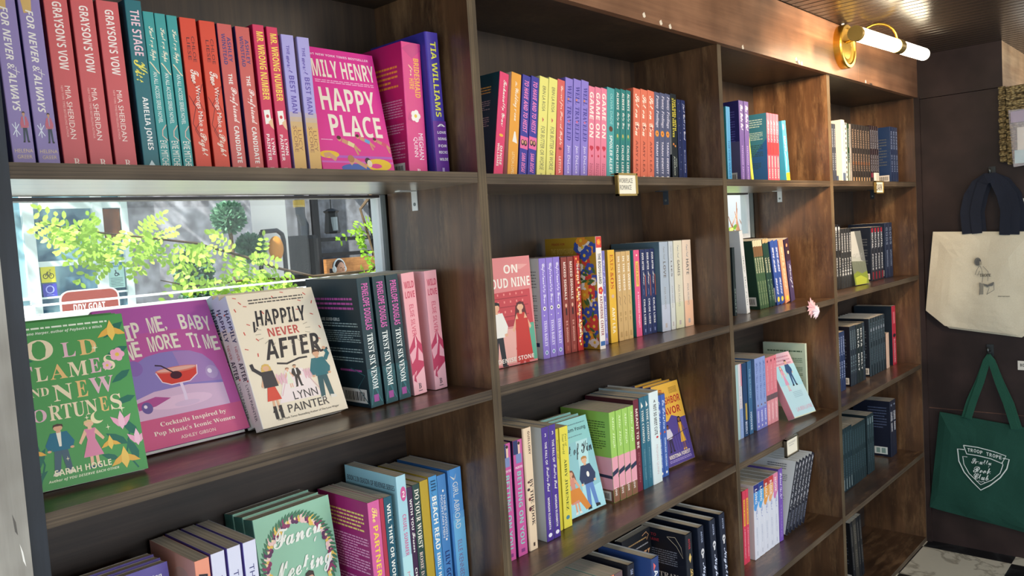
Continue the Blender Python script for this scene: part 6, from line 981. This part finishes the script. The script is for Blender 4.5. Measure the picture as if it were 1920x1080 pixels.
cv = Canvas(w, (xf, -.1325, -1.088), (0, -.183, 0), (0, 0, -.18), (-1, 0, 0)); WH = '#e2ebe6'
cv.S([(.13,.10),(0,.10),(.02,.38),(.12,.62),(.28,.82),(.44,.985),(.62,.85),(.82,.64),(.95,.42),(1.0,.2),(.88,.19)], .0042, WH)
cv.S([(.19,.26),(.10,.26),(.12,.44),(.22,.64),(.44,.86),(.66,.72),(.82,.54),(.88,.34),(.86,.28)], .003, WH)
cv.S([(.12,.0),(.4,.01),(.7,.06),(.94,.13),(.86,.31),(.65,.235),(.4,.2),(.18,.19),(.12,.0)], .0036, WH)
for i, c_ in enumerate('TROOP TROPE'):
    u = .2+.061*i
    if c_ != ' ': cv.T(c_, u, u+.048, .055+.0105*max(0, i-2)+.0*i, .135+.0105*max(0, i-2), WH, 'b')
cv.T('Smutty', .27, .66, .27, .45, WH, 'c'); cv.T('Book', .3, .64, .45, .60, WH, 'c'); cv.T('Club', .31, .6, .61, .75, WH, 'c'); cv.S([(.36,.8),(.41,.775),(.45,.8),(.49,.775),(.54,.8)], .002, WH)
kid(w, 'body', e, o_)
for k in range(2):
    x = XW-.026-.003*k; d = .012*k
    kid(strap([(x, -.160-d, -.975), (x, -.182-d, -.9), (x, -.215-d*.5, -.82), (x-.003, -.244, -.735), (x-.004, -.2525, -.712), (x-.003, -.262, -.735), (x, -.290+d*.5, -.82), (x, -.322+d, -.9), (x, -.348+d, -1.0)], .026, .0022, GRN2), 'handle', e, o_)
def ptag(y0, z1, txt, label):
    w = MB(); w.box(XW-.0018, y0-.07, z1-.036, XW, y0, z1, ink('#dedbd2')); cv = Canvas(w, (XW-.0018, y0, z1), (0, -.07, 0), (0, 0, -.036), (-1, 0, 0)); cv.T(txt, .12, .9, .3, .62, '#2b2a28', 'b')
    tag(w.build('price_tag'), label, 'label')
ptag(-.356, -.0985, 'TOTES', 'small white paper label reading TOTES on the dark wall above'); ptag(-.3455, -.7325, 'BOOK BAG', 'small white paper label reading BOOK BAG on the dark wall below')
wv, t, b = nodes('woven_seagrass'); tc = t.nodes.new('ShaderNodeTexCoord'); vo = t.nodes.new('ShaderNodeTexVoronoi'); mp = t.nodes.new('ShaderNodeMapping'); mp.inputs['Scale'].default_value = (90, 90, 150); t.links.new(tc.outputs['Object'], mp.inputs[0]); t.links.new(mp.outputs[0], vo.inputs['Vector']); vo.inputs['Scale'].default_value = 1
r = t.nodes.new('ShaderNodeValToRGB'); r.color_ramp.elements[0].color = lin('#c9b37d'); r.color_ramp.elements[1].position = .8; r.color_ramp.elements[1].color = lin('#4a3c22'); t.links.new(vo.outputs['Distance'], r.inputs[0]); t.links.new(r.outputs[0], b.inputs['Base Color']); b.inputs['Roughness'].default_value = .85
bp = t.nodes.new('ShaderNodeBump'); bp.invert = True; bp.inputs['Strength'].default_value = 1; bp.inputs['Distance'].default_value = .006; t.links.new(vo.outputs['Distance'], bp.inputs['Height']); t.links.new(bp.outputs[0], b.inputs['Normal'])
def panel(y0, y1, z0, z1, x0, label):
    o_ = (x0, (y0+y1)/2, z1); e = empty('woven_panel', o_); tag(e, label, 'woven mat', 'woven seagrass mats in the corner')
    w = MB(); k = 13
    for i in range(k):
        z = z0+(z1-z0)*(i+.5)/k; h = (z1-z0)/k/2*1.02
        w.tube([(x0, y0, z), (x0-.003*(i % 2), (y0+y1)/2, z), (x0, y1, z)], h, wv, 8)
    kid(w, 'weave', e, o_); w = MB(); w.tube([(x0-.006, y0, z1+.002), (x0-.008, (y0+y1)/2, z1+.004), (x0-.006, y1, z1+.002)], .006, wv, 8); kid(w, 'hem', e, o_)
panel(-.328, -.306, .046, .327, 2.585, 'narrow woven seagrass mat hanging left in the corner'); panel(-.50, -.333, .034, .322, 2.572, 'wider woven seagrass mat hanging behind a clear packet')
pk_, t, b = nodes('clear_packet'); b.inputs['Base Color'].default_value = (.78, .76, .82, 1); b.inputs['Roughness'].default_value = .12; b.inputs['Alpha'].default_value = .28
n = t.nodes.new('ShaderNodeTexNoise'); n.inputs['Scale'].default_value = 40; bp = t.nodes.new('ShaderNodeBump'); bp.inputs['Strength'].default_value = .1; t.links.new(n.outputs['Fac'], bp.inputs['Height']); t.links.new(bp.outputs[0], b.inputs['Normal'])
o_ = (2.54, -.38, .24); e = empty('gift_packet', o_); tag(e, 'clear plastic packet with pale pieces hanging over the seagrass mat', 'packet')
w = sheet([(-.343, .238), (-.44, .236), (-.446, .03), (-.356, .022)], 2.540, .008, pk_, .008, seed=6); kid(w, 'bag', e, o_)
w = MB(); w.box(2.545, -.43, .035, 2.548, -.36, .085, ink('#bcd8de')); w.box(2.545, -.43, .085, 2.548, -.37, .17, ink('#e6e0d4')); w.box(2.5445, -.43, .19, 2.548, -.35, .232, ink('#a897b5')); kid(w, 'contents', e, o_)

bpy.context.view_layer.update()
for l_, ns in LABELS.items():
    if len(ns) > 1: print('SAME LABEL', l_, ns)
